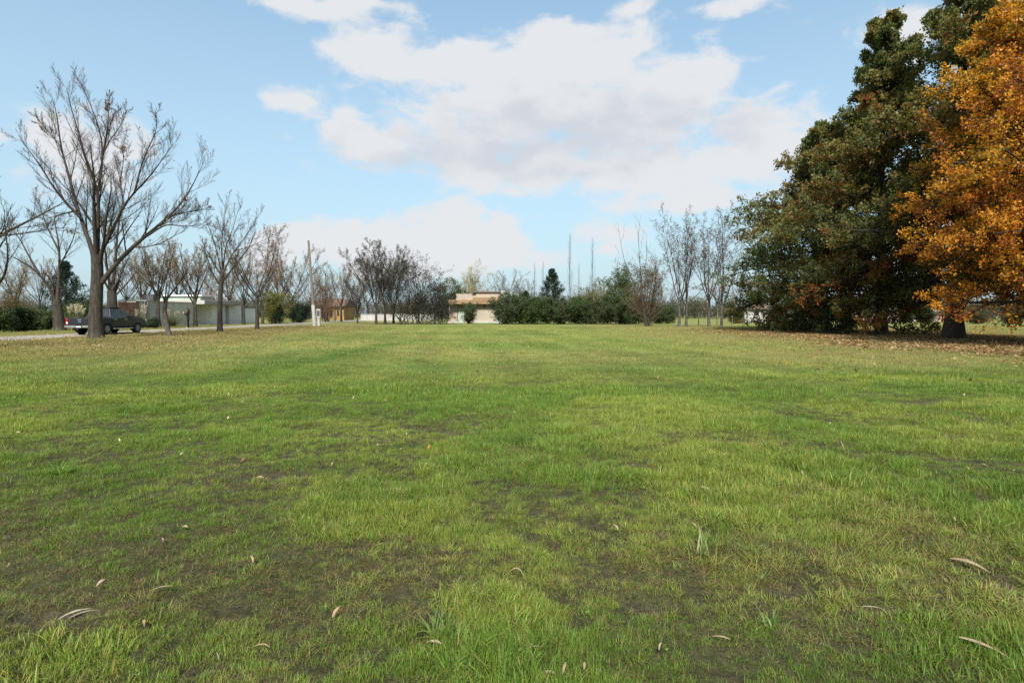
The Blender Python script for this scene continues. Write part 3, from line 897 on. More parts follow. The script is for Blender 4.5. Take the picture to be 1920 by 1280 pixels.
# ------------------------------------------------------------------ trees on the left, along the road
def L_(*p): return list(p)
t_ = drawn_tree("bare_tree", 1, 33.0, [(180, 634), (179, 590), (181, 545), (183, 510), (181, 478)], .37, .29, [
    (L_((176, 480), (160, 432), (148, 400), (139, 372), (129, 326), (118, 296), (112, 270), (107, 208), (94, 173), (77, 140)), 1.8, .22, .02),
    (L_((150, 408), (128, 385), (105, 359), (74, 309), (35, 256), (22, 230)), -2.2, .13, .02),
    (L_((113, 274), (103, 262), (72, 226), (60, 205)), .6, .06, .015),
    (L_((182, 482), (183, 430), (186, 380), (184, 352), (173, 326), (157, 300), (149, 243), (131, 208), (126, 173), (125, 118)), -1.4, .22, .02),
    (L_((184, 358), (190, 326), (192, 287), (190, 254), (171, 199), (153, 162), (150, 131)), 1.6, .12, .02),
    (L_((191, 295), (205, 262), (219, 247), (234, 219), (238, 190)), 2.0, .07, .015),
    (L_((192, 290), (200, 250), (203, 226), (205, 162)), -1.2, .07, .015),
    (L_((187, 478), (205, 442), (219, 415), (232, 382), (254, 358), (280, 333), (306, 296), (328, 265), (347, 245)), -2.6, .17, .02),
    (L_((252, 362), (262, 320), (273, 287), (295, 243), (289, 190)), 1.2, .10, .02),
    (L_((190, 530), (215, 495), (240, 470), (270, 445), (300, 420), (330, 395), (352, 365), (372, 326), (387, 291), (391, 262)), 2.6, .24, .02),
    (L_((300, 421), (325, 402), (350, 398), (385, 392), (405, 385)), -1.5, .09, .015),
    (L_((275, 443), (310, 420), (350, 425), (400, 415)), -2.0, .09, .015),
    (L_((145, 395), (120, 400), (90, 410), (50, 408)), 2.2, .09, .015),
    (L_((232, 385), (225, 340), (232, 300), (225, 250)), 2.8, .08, .015),
    (L_((180, 520), (170, 470), (160, 420), (165, 360), (160, 310)), 4.0, .14, .02),
    (L_((186, 500), (195, 450), (200, 400), (210, 350), (205, 300)), -4.0, .14, .02)], extra=2, dens=1.6, leafper=1, l2=.33, minr=.005, upb=.6)
tag(t_, "largest bare tree, thick dark trunk standing in front of the pickup", "tree", "bare trees lining the road")
t_ = drawn_tree("bare_tree", 2, 23.6, [(-86, 654), (-84, 600), (-80, 545)], .40, .30, [
    (L_((-80, 548), (-40, 470), (0, 440), (60, 411), (105, 388), (140, 366), (165, 345)), 2.2, .20, .015),
    (L_((-78, 552), (-20, 548), (4, 528), (15, 500), (14, 455), (6, 410), (12, 360)), -1.5, .13, .015),
    (L_((-10, 443), (50, 437), (100, 428), (150, 425)), -1.2, .07, .012),
    (L_((-80, 548), (-70, 450), (-50, 360), (-20, 300), (-5, 240)), 1.5, .16, .015)], extra=3, dens=1.1, leafper=1, l2=.33)
tag(t_, "bare tree outside the left edge whose limb reaches into the picture", "tree", "bare trees lining the road")
t_ = drawn_tree("bare_tree", 3, 46.0, [(112, 621), (109, 590), (105, 562)], .42, .33, [
    (L_((105, 566), (90, 535), (72, 512), (45, 492), (15, 478), (-15, 470)), -2.0, .22, .03),
    (L_((73, 513), (55, 482), (38, 450), (20, 425), (15, 395)), 2.0, .15, .02),
    (L_((107, 566), (110, 520), (112, 480), (108, 445), (100, 405), (104, 360)), 1.5, .24, .02),
    (L_((111, 500), (128, 468), (140, 440), (146, 400)), -2.0, .12, .02),
    (L_((100, 545), (96, 525), (86, 512), (76, 514)), .8, .10, .06),
    (L_((110, 470), (90, 430), (75, 390), (70, 350)), 2.4, .12, .02)], extra=2, dens=1.15, leafper=1, l2=.33)
tag(t_, "bare tree with forked low trunk left of the pickup, in front of the hedge", "tree", "bare trees lining the road")
t_ = drawn_tree("bare_tree", 4, 50.0, [(212, 618), (211, 580), (209, 545)], .45, .36, [
    (L_((209, 548), (216, 500), (218, 450), (226, 400), (236, 340), (242, 290)), 2.0, .26, .02),
    (L_((208, 548), (200, 500), (196, 460), (188, 420), (192, 370)), -2.0, .22, .02),
    (L_((214, 556), (238, 532), (255, 508), (275, 488), (290, 465)), 1.0, .14, .02),
    (L_((217, 470), (240, 430), (262, 400), (280, 360)), -2.0, .13, .02)], extra=3, dens=1.15, leafper=1, l2=.33)
tag(t_, "bare tree whose trunk rises directly behind the pickup roof", "tree", "bare trees lining the road")
t_ = drawn_tree("bare_tree", 5, 36.3, [(317, 630), (312, 606), (308, 582), (311, 560)], .16, .12, [
    (L_((311, 563), (330, 537), (350, 510), (362, 482), (380, 450)), -1.0, .10, .012),
    (L_((309, 566), (313, 525), (314, 480), (320, 440)), 1.2, .08, .012),
    (L_((350, 512), (338, 480), (342, 450)), 1.0, .05, .01),
    (L_((310, 568), (298, 535), (288, 500), (280, 470)), .8, .06, .01)], extra=2, dens=.8, bark="bark_grey")
tag(t_, "slender crooked bare tree with pale foot just right of the pickup", "tree", "bare trees lining the road")
t_ = drawn_tree("bare_tree", 6, 44.0, [(412, 623), (412, 580), (413, 545), (417, 512)], .20, .15, [
    (L_((417, 515), (432, 482), (455, 450), (475, 420), (493, 392)), 1.2, .11, .012),
    (L_((416, 515), (406, 470), (396, 435), (380, 405), (375, 370)), -1.4, .10, .012),
    (L_((418, 505), (422, 465), (436, 430), (446, 395), (455, 365)), 1.8, .10, .012),
    (L_((417, 505), (415, 455), (421, 405), (424, 358)), -1.6, .10, .012),
    (L_((440, 470), (470, 462), (500, 448), (532, 428)), -1.0, .06, .01),
    (L_((413, 560), (395, 540), (375, 520), (362, 508)), 1.0, .05, .01)], extra=3, dens=1.25, leafper=1, l2=.38)
tag(t_, "upright bare vase-shaped tree in front of the white garage", "tree", "bare trees lining the road")

# procedural shapes for the rest; copies share their meshes
def base_at(px, py=None, d=None):
    return (pt(px, 600, d)[0], d, 0) if d else tuple(gpt(px, py))
GR = "bare trees lining the road"
shapes = [bare_tree("bare_tree", 21, base_at(482, 617.5), 8.6, 2.6, .18, .6, 7, 1.2, leafper=1, leafsize=.1),
          bare_tree("bare_tree", 22, base_at(297, d=55), 7.6, 2.8, .23, .62, 7, 1.2, leafper=1, leafsize=.1, bark="bark_grey"),
          bare_tree("bare_tree", 23, base_at(705, d=73), 8.4, 2.2, .19, .5, 7, 1.2, leafper=3, leafsize=.11, leafcols=[(.07, .065, .055), (.10, .085, .065)]),
          bare_tree("bare_tree", 24, base_at(1273, d=58), 9.8, 2.4, .15, .42, 6, .9, leafper=2, leafsize=.11, leafcols=[(.10, .06, .035), (.15, .09, .05), (.07, .05, .035)], bark="bark_grey", limb_up=.9)]
tag(shapes[0], "bare spreading tree between the white garage and the olive bush", "tree", GR)
tag(shapes[1], "bare grey-barked tree with reddish foot before the beige wall", "tree", GR)
tag(shapes[2], "bare dark tree at the left of the clump left of the flat-roofed house", "tree", "dark trees at the far left of the lawn")
tag(shapes[3], "slim bare tree, leftmost of four upright ones near the hedge's right end", "tree", "upright bare trees before the green oaks")
def again(k, px, py, d, rz, s, label, group=GR, sz=None):
    t = copy_tree(shapes[k], base_at(px, py, d), rz, (s, s, sz or s)); tag(t, label, "tree", group); return t
again(1, 366, None, 61, 2.1, 1.0, "bare tree right beside the standing person, behind the road")
again(0, 457, None, 72, 1.3, 1.02, "bare tree in front of the white wall's right end, beyond the road")
again(1, 492, None, 77, 4.0, .85, "smaller bare tree left of the olive bush, beyond the road")
again(0, 550, None, 85, 2.7, 1.25, "bare tree right of the small dark cypress, beyond the road")
again(1, 525, None, 95, 5.2, 1.2, "far bare tree rising above the olive bush")
again(2, 670, None, 78, .7, .62, "small dark bare tree with low fork right of the pole")
again(0, 640, None, 92, 3.9, 1.0, "far bare tree above the ochre house's right end")
again(2, 722, None, 74, 1.9, 1.0, "bare dark tree, second from the left of the clump left of the house", "dark trees at the far left of the lawn")
again(2, 738, None, 77, 3.4, .92, "bare dark tree in the middle of the clump left of the house", "dark trees at the far left of the lawn")
again(3, 1287, None, 58.5, 1.2, .97, "slim bare tree, second from the left of four upright ones", "upright bare trees before the green oaks")
again(3, 1330, None, 59, 2.9, 1.04, "slim bare tree, third from the left of four upright ones", "upright bare trees before the green oaks")
again(3, 1353, None, 57.5, 4.5, 1.0, "slim bare tree, rightmost of four upright ones", "upright bare trees before the green oaks")
# a distant line of bare crowns closes the view
farl = [(30, 88, 1, 1.1, "far bare tree above the left hedge"), (75, 100, 0, 1.2, "far bare tree left of the dark pine"), (240, 92, 0, 1.25, "far bare tree above the brick end of the bungalow"),
        (268, 100, 1, 1.3, "far bare tree behind the beige wall"), (335, 98, 1, 1.35, "far bare tree behind the bungalow's dark chimney box"), (385, 104, 0, 1.2, "far bare tree behind the garage roof"),
        (430, 110, 1, 1.3, "far bare tree behind the white garage wall"), (580, 120, 0, 1.2, "far bare tree just left of the pole"), (615, 128, 1, 1.25, "far bare tree behind the ochre house"),
        (690, 125, 0, 1.2, "far bare tree left of the dark clump"), (945, 118, 0, 1.1, "rounded bare tree showing above the flat-roofed house chimney"), (985, 150, 0, 1.1, "far bare tree between the chimney and the fir"),
        (1140, 125, 1, 1.0, "far bare tree behind the yellow-green shrub"), (1385, 112, 0, 1.0, "far bare tree above the pale shed"), (1345, 128, 1, 1.1, "far bare tree behind the wire fence"),
        (1420, 125, 1, 1.1, "far bare tree at the left fringe of the green oaks"), (1250, 132, 0, 1.0, "far bare tree between the rust-leaved tree and the slim trees"), (1740, 120, 0, 1.2, "far bare tree seen between the oak trunks"), (1880, 110, 1, 1.2, "far bare tree behind the orange oak")]
for i, (px, d, k_, s, lb) in enumerate(farl): again(k_, px, None, d, i * 1.7, s, lb, "distant bare trees")

# the far-off wood beyond the gardens reads as one mass
r = np.random.default_rng(77)
Pw = []; lw = []
for i in range(430):
    d_ = r.uniform(135, 215); x_ = r.uniform(-1.05, 1.05) * d_; H_ = r.uniform(4.0, 7.5) * (1.25 if r.uniform() < .25 else .9)
    st_ = np.stack([x_ + r.normal(0, 1.0, 7), d_ + r.normal(0, 1.0, 7), np.zeros(7)], -1)
    dd_ = r.normal(0, .35, (7, 3)); dd_[:, 2] = 1
    s1 = shoots(r, st_, dd_, H_ * r.uniform(.7, 1, 7), np.full(7, .07), 5, up=.3, wander=.2)
    p2 = children(r, *s1, 9, .05, 1, .8, .2, .42, 4, up=.4, minr=.03)
    Pw += [(s1[0], s1[1], 4), (p2[0], p2[1], 3)]
    kind_ = r.uniform()
    cl_ = [(.13, .11, .085), (.16, .13, .10), (.11, .095, .07)] if kind_ < .55 else ([(.06, .08, .035), (.085, .10, .045)] if kind_ < .85 else [(.19, .15, .06), (.17, .11, .06)])
    lw.append(leaves(r, p2[0], 6 if kind_ < .55 else 9, .36, .45, cl_, .28, t0=0.0))
V, F = tubes(Pw); V2, F2, C2 = cat_leaves(*lw)
wd_ = obj("distant_wood", mesh_np("distant_wood", np.concatenate([V, V2]), np.concatenate([F, F2 + len(V)]), np.concatenate([np.full((len(V), 3), .09), C2])), MATS["leaf"])
tag(wd_, "hazy line of scrub and woodland closing the horizon", "wood", kind="stuff")

# poplars: thin, fastigiate
def poplar(seed, base, H):
    r = np.random.default_rng(seed)
    q, rd = resample([(0, 0, -.1), (.05, 0, H * .3), (-.05, .05, H * .7), (0, 0, H)], .07, .010, 12)
    T = (q[None], rd[None])
    P1, R1 = children(r, *T, 85, .10, .98, .34, .10, .17, 6, up=.5, wander=.12, rr=.35, lfun=lambda t: 1.1 - .8 * t, minr=.010)
    P2, R2 = children(r, P1, R1, 5, .2, 1, .35, .1, .4, 3, up=.6, wander=.15, minr=.009)
    return assemble("poplar_tree", base, 0, [(T[0], T[1], 7)], [(P1, R1, 4), (P2, R2, 3)], None, "bark_grey", "twig")
pp = poplar(61, (pt(1068, 600, 128)[0], 128, 0), 18.8)
tag(pp, "thin leafless poplar, the left one of the pair right of the fir", "tree", "leafless poplars")
for px, d, s, lb in ((1110, 126, .93, "thin leafless poplar, the right one of the pair right of the fir"), (1002, 170, .85, "faint distant poplar left of the fir"), (1018, 175, .9, "faint distant poplar just left of the fir's top"), (1085, 160, .8, "faint distant poplar between the nearer poplar pair"), (275, 118, .9, "distant poplar stem above the bungalow wall")):
    tag(copy_tree(pp, (pt(px, 600, d)[0], d, 0), px, (s, s, s)), lb, "tree", "leafless poplars")

# ------------------------------------------------------------------ evergreen and leafy trees
def mixcol(cols, wts, nscale=.9, seed=0):
    cols = np.array(cols); 
    def f(r, sp):
        n = len(sp)
        u = np.clip(.5 + (fbm(sp[:, 0] * nscale + sp[:, 1] * .6 + 40, sp[:, 2] * nscale + 40 + sp[:, 1] * .4, 200 + seed, 3) - .5) * 2.1 + r.normal(0, .16, n), 0, .999)
        cw = np.cumsum(wts) / np.sum(wts)
        return cols[np.searchsorted(cw, u)] * r.uniform(.7, 1.3, (n, 1))
    return f

def pin_oak(seed, base, H, rfun, tr, n1, n2, n3, per, size, colfun, t0=.06, droop=.8, lean=(0, 0), upr=.3, spread=.09, leafmat="leaf", kr=.86, jit=.42):
    r = np.random.default_rng(seed)
    q, rd = resample([(0, 0, -.2), (lean[0] * .4, lean[1] * .4, H * .3), (lean[0] * .8, lean[1] * .8, H * .7), (lean[0], lean[1], H)], tr, .02, 16)
    T = (q[None], trunk_flare(q[None], rd[None]))
    ang = lambda t: 1.5 - .8 * t
    P1, R1 = children(r, *T, n1, t0, .985, ang, .14, 1.0, 9, up=.0, wander=.16, rr=.42, lfun=lambda t: rfun(t * H) * kr, plen=np.array([1.0]), droop=droop, jit=jit, minr=.02)
    P1[:, 2:, 2] = np.maximum(P1[:, 2:, 2], .18 + .25 * r.uniform(size=P1[:, 2:, 2].shape))      # low boughs rest on the ground
    P2, R2 = children(r, P1, R1, n2, .12, 1.0, .75, .2, .36, 5, up=.15, wander=.25, rr=.5, minr=.01, lfun=lambda t: 1.1 - .65 * t)
    P3, R3 = children(r, P2, R2, n3, .1, 1.0, .7, .25, .5, 3, up=upr, wander=.3, rr=.6, minr=.006)
    lf = leaves(r, P3, per, size, .62, None, spread, colfun=colfun)
    V = lf[0].reshape(-1, 4, 3); ok = V[:, :, 2].min(1) > .06
    lf = (V[ok].reshape(-1, 3), np.arange(ok.sum() * 4).reshape(-1, 4), lf[2].reshape(-1, 4, 3)[ok].reshape(-1, 3))
    for P_ in (P1, P2, P3): P_[:, :, 2] = np.maximum(P_[:, :, 2], .05) if P_ is not P1 else P_[:, :, 2]
    return assemble("oak_tree", base, 0, [(T[0], T[1], 12)], [(P1, R1, 6), (P2, R2, 4), (P3, R3, 3)], lf, "bark_dark", "twig", leafmat)

def prof(*zr):
    z = np.array([a for a, _ in zr]); r_ = np.array([b for _, b in zr])
    return lambda h: np.interp(h, z, r_)
GREEN = mixcol([(.085, .118, .048), (.128, .155, .060), (.17, .175, .062), (.22, .18, .058), (.17, .095, .028), (.20, .085, .03)], [.28, .27, .22, .13, .07, .03], .55, 1)
OLIVE = mixcol([(.095, .120, .046), (.14, .156, .055), (.19, .17, .056), (.15, .115, .033), (.20, .105, .03), (.22, .085, .03)], [.2, .25, .25, .15, .1, .05], .5, 2)
ORNG = mixcol([(.20, .14, .028), (.50, .29, .036), (.60, .30, .034), (.60, .245, .032), (.34, .115, .022), (.22, .075, .02)], [.13, .22, .26, .21, .12, .06], .7, 3)
o_ = pin_oak(31, (24.3, 44.5, 0), 15.6, prof((0, 6.0), (1.5, 6.6), (5, 6.9), (8.5, 5.6), (11, 3.9), (13.5, 2.3), (15.6, .8)), .34, 115, 15, 6, 15, .17, GREEN, t0=.03, droop=1.4, kr=.90, jit=.32)
tag(o_, "green oak with branches sweeping to the ground, leftmost of the row", "tree", "oaks along the right side")
o_ = pin_oak(32, (24.7, 38.0, 0), 20.2, prof((0, 4.0), (2, 5.2), (5, 6.0), (9, 5.2), (13, 3.6), (16, 2.5), (20.2, .9)), .36, 100, 15, 6, 13, .165, OLIVE, t0=.10, droop=.75, lean=(-.5, 0), kr=.86, jit=.36)
tag(o_, "tall olive-green oak with ragged pointed top, second of the row", "tree", "oaks along the right side")
o_ = pin_oak(33, (25.0, 32.2, 0), 21.5, prof((0, 3.6), (2, 5.0), (5, 5.8), (10, 5.0), (14, 3.7), (17, 2.9), (21.5, 1.2)), .50, 95, 15, 6, 12, .165, OLIVE, t0=.135, droop=.55, kr=.80, jit=.36)
tag(o_, "tallest browning oak behind the orange one, thick trunk visible", "tree", "oaks along the right side")
o_ = pin_oak(34, (25.2, 25.4, 0), 18.2, prof((0, 5.2), (1.5, 6.6), (3.5, 7.6), (7, 8.0), (9.5, 6.8), (11.5, 5.4), (14, 3.6), (18.2, .9)), .42, 165, 16, 7, 18, .12, ORNG, t0=.10, droop=.6, upr=.35, kr=.80, jit=.22)
tag(o_, "bright orange autumn oak cut off by the right edge", "tree", "oaks along the right side")

def shrub(name, seed, base, H, rad, cols, size=.1, stems=12, n2=9, n3=6, per=7, spread=.08, ang=.55, upb=.3, asp=.5, twig="twig", rz=0, leafmat="leaf", core=True):
    r = np.random.default_rng(seed)
    d = r.normal(0, 1, (stems, 3)); d[:, 2] = 0; d = norm(d) * np.abs(r.normal(0, ang, stems))[:, None] + np.array([0, 0, 1.])
    st = np.stack([r.normal(0, rad * .16, stems), r.normal(0, rad * .16, stems), np.full(stems, -.05)], -1)
    S_ = shoots(r, st, d, H * r.uniform(.7, 1.02, stems), np.full(stems, .02 + .012 * H / 3), 7, up=.35, wander=.2)
    P2, R2 = children(r, *S_, n2, .04, 1.0, .95, .25, .38, 5, up=upb, wander=.25, minr=.007, lfun=lambda t: 1.15 - .7 * t)
    P3, R3 = children(r, P2, R2, n3, .1, 1.0, .8, .25, .5, 3, up=upb, wander=.3, minr=.004)
    fn = cols if callable(cols) else mixcol(cols, [1] * len(cols), 1.2, seed)
    lf = leaves(r, P3, per, size, asp, None, spread, colfun=fn)
    V = lf[0].reshape(-1, 4, 3); ok = V[:, :, 2].min(1) > .02
    lf = (V[ok].reshape(-1, 3), np.arange(ok.sum() * 4).reshape(-1, 4), lf[2].reshape(-1, 4, 3)[ok].reshape(-1, 3))
    root = empty(name, base, rz)
    V, F = tubes([(S_[0], S_[1], 6)]); obj("stems", mesh_np("stems", V, F, smooth=True), MATS["bark_dark"], root)
    V, F = tubes([(P2, R2, 4), (P3, R3, 3)]); cr = obj("crown", mesh_np("crown", V, F, smooth=True), MATS[twig], root)
    obj("leaves", mesh_np("leaves", lf[0], lf[1], lf[2]), MATS[leafmat], cr)
    return root

def conifer(seed, base, H, rad, cols, n1=60, t0=.05, size=.22, ang0=1.5, ang1=.9, droop=.5):
    r = np.random.default_rng(seed)
    q, rd = resample([(0, 0, -.1), (0, .02, H * .5), (0, 0, H)], .03 * H * .6, .015, 12)
    T = (q[None], trunk_flare(q[None], rd[None]))
    P1, R1 = children(r, *T, n1, t0, .99, lambda t: ang0 - (ang0 - ang1) * t, .08, 1.0, 6, up=.25, wander=.08, rr=.3, lfun=lambda t: rad * (1.02 - t) ** .85 + .12, plen=np.array([1.0]), jit=.16, minr=.012, droop=droop)
    P2, R2 = children(r, P1, R1, 12, .1, 1, .8, .15, .32, 3, up=.1, wander=.12, minr=.006, lfun=lambda t: 1.2 - .8 * t)
    lf = leaves(r, P2, 14, size, .28, None, .05, colfun=mixcol(cols, [1] * len(cols), 1.0, seed))
    return assemble("conifer_tree", base, 0, [(T[0], T[1], 7)], [(P1, R1, 5), (P2, R2, 3)], lf, "bark_dark", "twig")
FIR = [(.016, .034, .022), (.022, .045, .026), (.034, .058, .030)]
def bp(px, d): return (pt(px, 600, d)[0], d, 0)
tag(conifer(41, bp(1035, 100), 9.0, 3.7, FIR, 110), "dark pointed fir rising above the hedge", "tree")
tag(conifer(42, bp(126, 62), 6.8, 3.2, [(.016, .034, .026), (.022, .044, .032), (.034, .058, .036)], 70, ang1=.7), "dark bluish pine between the forked bare tree and the pickup", "tree")
tag(conifer(43, bp(525, 72), 2.3, .75, FIR, 50, size=.14, ang0=.6, ang1=.3), "small dark cypress right of the olive bush", "tree")
tag(conifer(44, bp(985, 112), 5.5, 2.8, FIR, 80), "short dark conifer left of the pointed fir", "tree")

DG = [(.052, .082, .036), (.070, .104, .044), (.092, .122, .050), (.074, .092, .048)]
MG = [(.060, .10, .030), (.085, .125, .036), (.045, .08, .028)]
YG = [(.16, .16, .035), (.12, .14, .035), (.20, .17, .04)]
# hedge across the far end: individual bushes grown together
hb = [(948, 74, 4.0, 2.0, DG), (975, 75, 3.6, 2.0, DG), (1000, 74, 3.5, 2.0, MG), (1027, 75, 3.4, 2.0, DG), (1055, 74, 3.3, 2.0, DG), (1082, 75, 3.5, 2.0, MG), (1110, 74, 3.4, 2.0, DG), (1138, 75, 3.6, 2.0, DG), (1165, 74, 3.9, 2.1, DG), (1190, 75, 3.6, 2.0, DG), (1232, 77, 2.8, 1.9, DG), (1252, 78, 2.4, 1.7, DG)]
hl = ["leftmost bush of the tall dark hedge, beside the flat-roofed house", "second bush from the left in the tall dark hedge", "third bush of the hedge, lighter green, left of the fir", "hedge bush directly below the pointed fir", "hedge bush just right of the fir's foot",
      "lighter green hedge bush below the left poplar", "hedge bush below the right poplar", "hedge bush left of the light green tree", "hedge bush under the light green tree", "hedge bush left of the rust-leaved tree", "low dark hedge bush right of the rust-leaved tree", "last low hedge bush at the foot of the slim bare trees"]
hs_ = {}
for i, (px, d, H, rd_, cl) in enumerate(hb):
    key = (id(cl), i % 2)
    if key not in hs_:
        o_ = shrub("hedge_bush", 70 + i, bp(px, d), H, rd_, cl, .17, 18, 11, 6, 12, .12, .72); hs_[key] = (o_, H)
    else:
        q_, h0 = hs_[key]; s = H / h0; o_ = copy_tree(q_, bp(px, d), i * 2.2, (s, s, s))
    tag(o_, hl[i], "bush", "hedge bushes across the far end")
tag(shrub("shrub", 90, bp(878, 77), 2.7, .9, DG, .14, 16, 10, 6, 10, .08, .30, .7), "slim dark green bush in front of the flat-roofed house", "bush")
tag(shrub("leafy_tree", 91, bp(1165, 86), 9.0, 2.8, [(.07, .105, .032), (.10, .135, .042), (.05, .085, .03)], .20, 13, 12, 7, 13, .16, .42, .4), "light green leafy tree above the hedge's right end", "tree")
tag(shrub("leafy_tree", 92, bp(1215, 62), 7.4, 1.6, [(.16, .095, .055), (.20, .115, .06), (.12, .085, .045), (.10, .09, .04)], .12, 14, 11, 6, 7, .12, .36, .6, twig="twig_red"), "rust-leaved multi-stemmed tree at the hedge's right end", "tree")
t_ = bare_tree("bare_tree", 26, bp(1213, 60), 10.6, 3.4, .13, .22, 3, .45, lean=(-.7, 0)); tag(t_, "tall thin bare leader sticking out of the rust-leaved tree", "tree")
tag(shrub("leafy_tree", 93, bp(883, 108), 10.6, 2.3, [(.38, .34, .17), (.46, .42, .26), (.33, .26, .10)], .19, 11, 11, 6, 9, .16, .3, .7), "pale yellow airy tree behind the flat-roofed house", "tree")
tag(shrub("leafy_tree", 94, bp(850, 102), 7.2, 2.4, [(.05, .085, .03), (.075, .10, .034), (.15, .14, .035)], .19, 13, 11, 7, 12, .14, .5), "green and yellow rounded tree left of the pale yellow one", "tree")
tag(shrub("leafy_tree", 95, bp(1115, 112), 7.4, 2.4, YG + [(.13, .15, .08)], .19, 13, 11, 6, 11, .14, .5), "yellow-green bush behind the hedge below the right poplar", "tree")
tag(shrub("leafy_tree", 96, bp(930, 116), 6.4, 2.0, [(.22, .19, .04), (.16, .15, .04)], .15, 9, 9, 6, 5, .12, .45), "small yellow tree peeping over the flat roof", "tree")
# dark drooping foliage in the clump left of the house
DK = [(.042, .043, .036), (.06, .056, .046), (.034, .040, .030), (.075, .066, .052)]
for i, (px, d, H, rd_, lb) in enumerate(((757, 72, 8.3, 2.2, "dark-leaved tree, tallest of the clump left of the house"), (788, 72.5, 8.4, 2.3, "dark-leaved tree, second from the right of the clump left of the house"), (822, 73, 5.7, 1.7, "low dark drooping tree nearest to the flat-roofed house"))):
    tag(shrub("dark_leaved_tree", 101 + i, bp(px, d), H, rd_, DK, .15, 11, 11, 7, 5 if i < 2 else 9, .13, .46, .35 if i < 2 else -.3), lb, "tree", "dark trees at the far left of the lawn")
# reddish and olive shrubs beyond the road
tag(shrub("shrub", 111, bp(612, 88), 5.8, 2.4, [(.19, .11, .075), (.15, .095, .07), (.23, .14, .085)], .12, 16, 11, 6, 8, .1, .6, .5, twig="twig_red"), "reddish brown shrub right behind the leaning pole", "bush")
tag(shrub("shrub", 112, bp(514, 73), 4.6, 1.6, YG + [(.10, .12, .035)], .15, 14, 11, 6, 11, .12, .42, .4), "olive yellow bush between two bare trees beyond the road", "bush")
tag(shrub("shrub", 113, bp(562, 82), 2.9, 1.5, FIR + [(.03, .05, .028)], .15, 14, 11, 6, 11, .1, .65), "round dark bush beyond the road left of the pole", "bush")
tag(shrub("shrub", 114, bp(283, 53), 1.05, .8, FIR, .07, 16, 9, 6, 7, .05, .8), "round dark clipped bush before the beige wall", "bush")
tag(shrub("shrub", 115, bp(400, 79), 5.6, 2.6, [(.30, .09, .05), (.36, .13, .06), (.24, .10, .05)], .10, 12, 9, 6, 4, .08, .55, .5, twig="twig_red"), "red-leaved shrub showing above the garage roof", "bush")
LH = [(.055, .085, .03), (.075, .11, .036), (.035, .06, .028), (.05, .065, .035)]
lh = [(10, 43, 1.7, 1.1, LH, "low leafy bush at the very left edge by the white house"), (32, 45, 2.1, 1.2, MG, "brighter green bush, second of the left hedge"), (55, 45.5, 1.7, 1.2, DG, "dark bush in the middle of the left hedge"), (80, 46.5, 1.75, 1.2, DG, "dark bush left of the forked bare tree"), (100, 49, 1.7, 1.2, LH, "bush behind the forked bare tree's foot")]
for i, (px, d, H, rd_, cl, lb) in enumerate(lh):
    tag(shrub("hedge_bush", 121 + i, bp(px, d), H, rd_, cl, .12, 17, 10, 6, 11, .09, .85), lb, "bush", "hedge bushes beside the white house")
tag(shrub("shrub", 127, bp(22, 47), 3.9, 1.2, [(.16, .12, .035), (.20, .12, .05), (.12, .13, .035)], .10, 12, 9, 6, 6, .08, .35, .4), "yellowing tall shrub behind the left hedge", "bush")
tag(shrub("shrub", 128, bp(152, 60), 2.6, 1.5, MG, .13, 14, 10, 6, 10, .09, .65), "green bush seen between the pine and the thick trunk", "bush")
tag(shrub("shrub", 129, bp(183, 66), 3.2, 1.6, MG, .13, 14, 10, 6, 10, .09, .65), "green bush behind the thick trunk", "bush")
# shrubs behind the oaks
for i, (px, d, H, lb) in enumerate(((1380, 78, 2.0, "ochre bush at the foot of the fence posts"), (1455, 84, 2.6, "grey-green bush behind the leftmost oak's skirt"), (1740, 78, 2.2, "grey-green bush between the oak trunks"), (1700, 84, 2.4, "grey bush right of the second oak's trunk"), (1830, 76, 2.3, "bush right of the thick oak trunk"), (1895, 74, 2.6, "bush at the right edge under the orange oak"))):
    tag(shrub("shrub", 131 + i, bp(px, d), H, 1.4, [(.22, .13, .03), (.16, .11, .035)] if i == 0 else [(.09, .09, .06), (.07, .085, .05), (.12, .11, .075)], .15, 14, 10, 6, 10, .1, .8), lb, "bush")

# pampas grass clumps with plumes
def pampas(seed, base, H, plumes, label):
    r = np.random.default_rng(seed); root = empty("pampas_grass", base); tag(root, label, "pampas grass", "pampas grasses beyond the road")
    n = 220
    d = r.normal(0, .45, (n, 3)); d[:, 2] = 1
    S_ = shoots(r, np.concatenate([r.normal(0, .12, (n, 2)), np.zeros((n, 1))], 1), d, H * r.uniform(.5, .95, n), np.full(n, .012), 6, up=-.2, wander=.1, droop=1.6)
    V, F = tubes([(S_[0], S_[1], 3)]); obj("blades", mesh_np("blades", V, F, np.array([[.13, .15, .05]]) * r.uniform(.6, 1.5, (len(V), 1))), MATS["leaf"], root)
    for k in range(plumes):
        dx, dy = r.normal(0, .22, 2)
        Sp = shoots(r, np.array([[0, 0, 0.]]), np.array([[dx, dy, 1.]]), np.array([H * r.uniform(.9, 1.15)]), np.array([.012]), 8, droop=.3, wander=.05)
        V, F = tubes([(Sp[0], Sp[1], 4)]); st = obj("plume_stalk", mesh_np("plume_stalk", V, F), MATS["bark_pale"], root)
        lf = leaves(r, Sp[0], 150, .14, .22, [(.52, .46, .36), (.46, .41, .32)], .035, t0=.72)
        obj("plume", mesh_np("plume", *lf), MATS["dry_leaf"], st)
pampas(141, bp(262, 52), 1.9, 4, "pampas grass with pale plume just right of the pickup's bonnet")
pampas(142, bp(133, 55), 2.2, 7, "pampas grass with many plumes above the pickup's tailgate")
pampas(143, bp(150, 56), 2.1, 6, "pampas grass between the tailgate and the thick trunk")
pampas(144, bp(322, 60), 1.8, 3, "thin pampas grass before the beige wall")

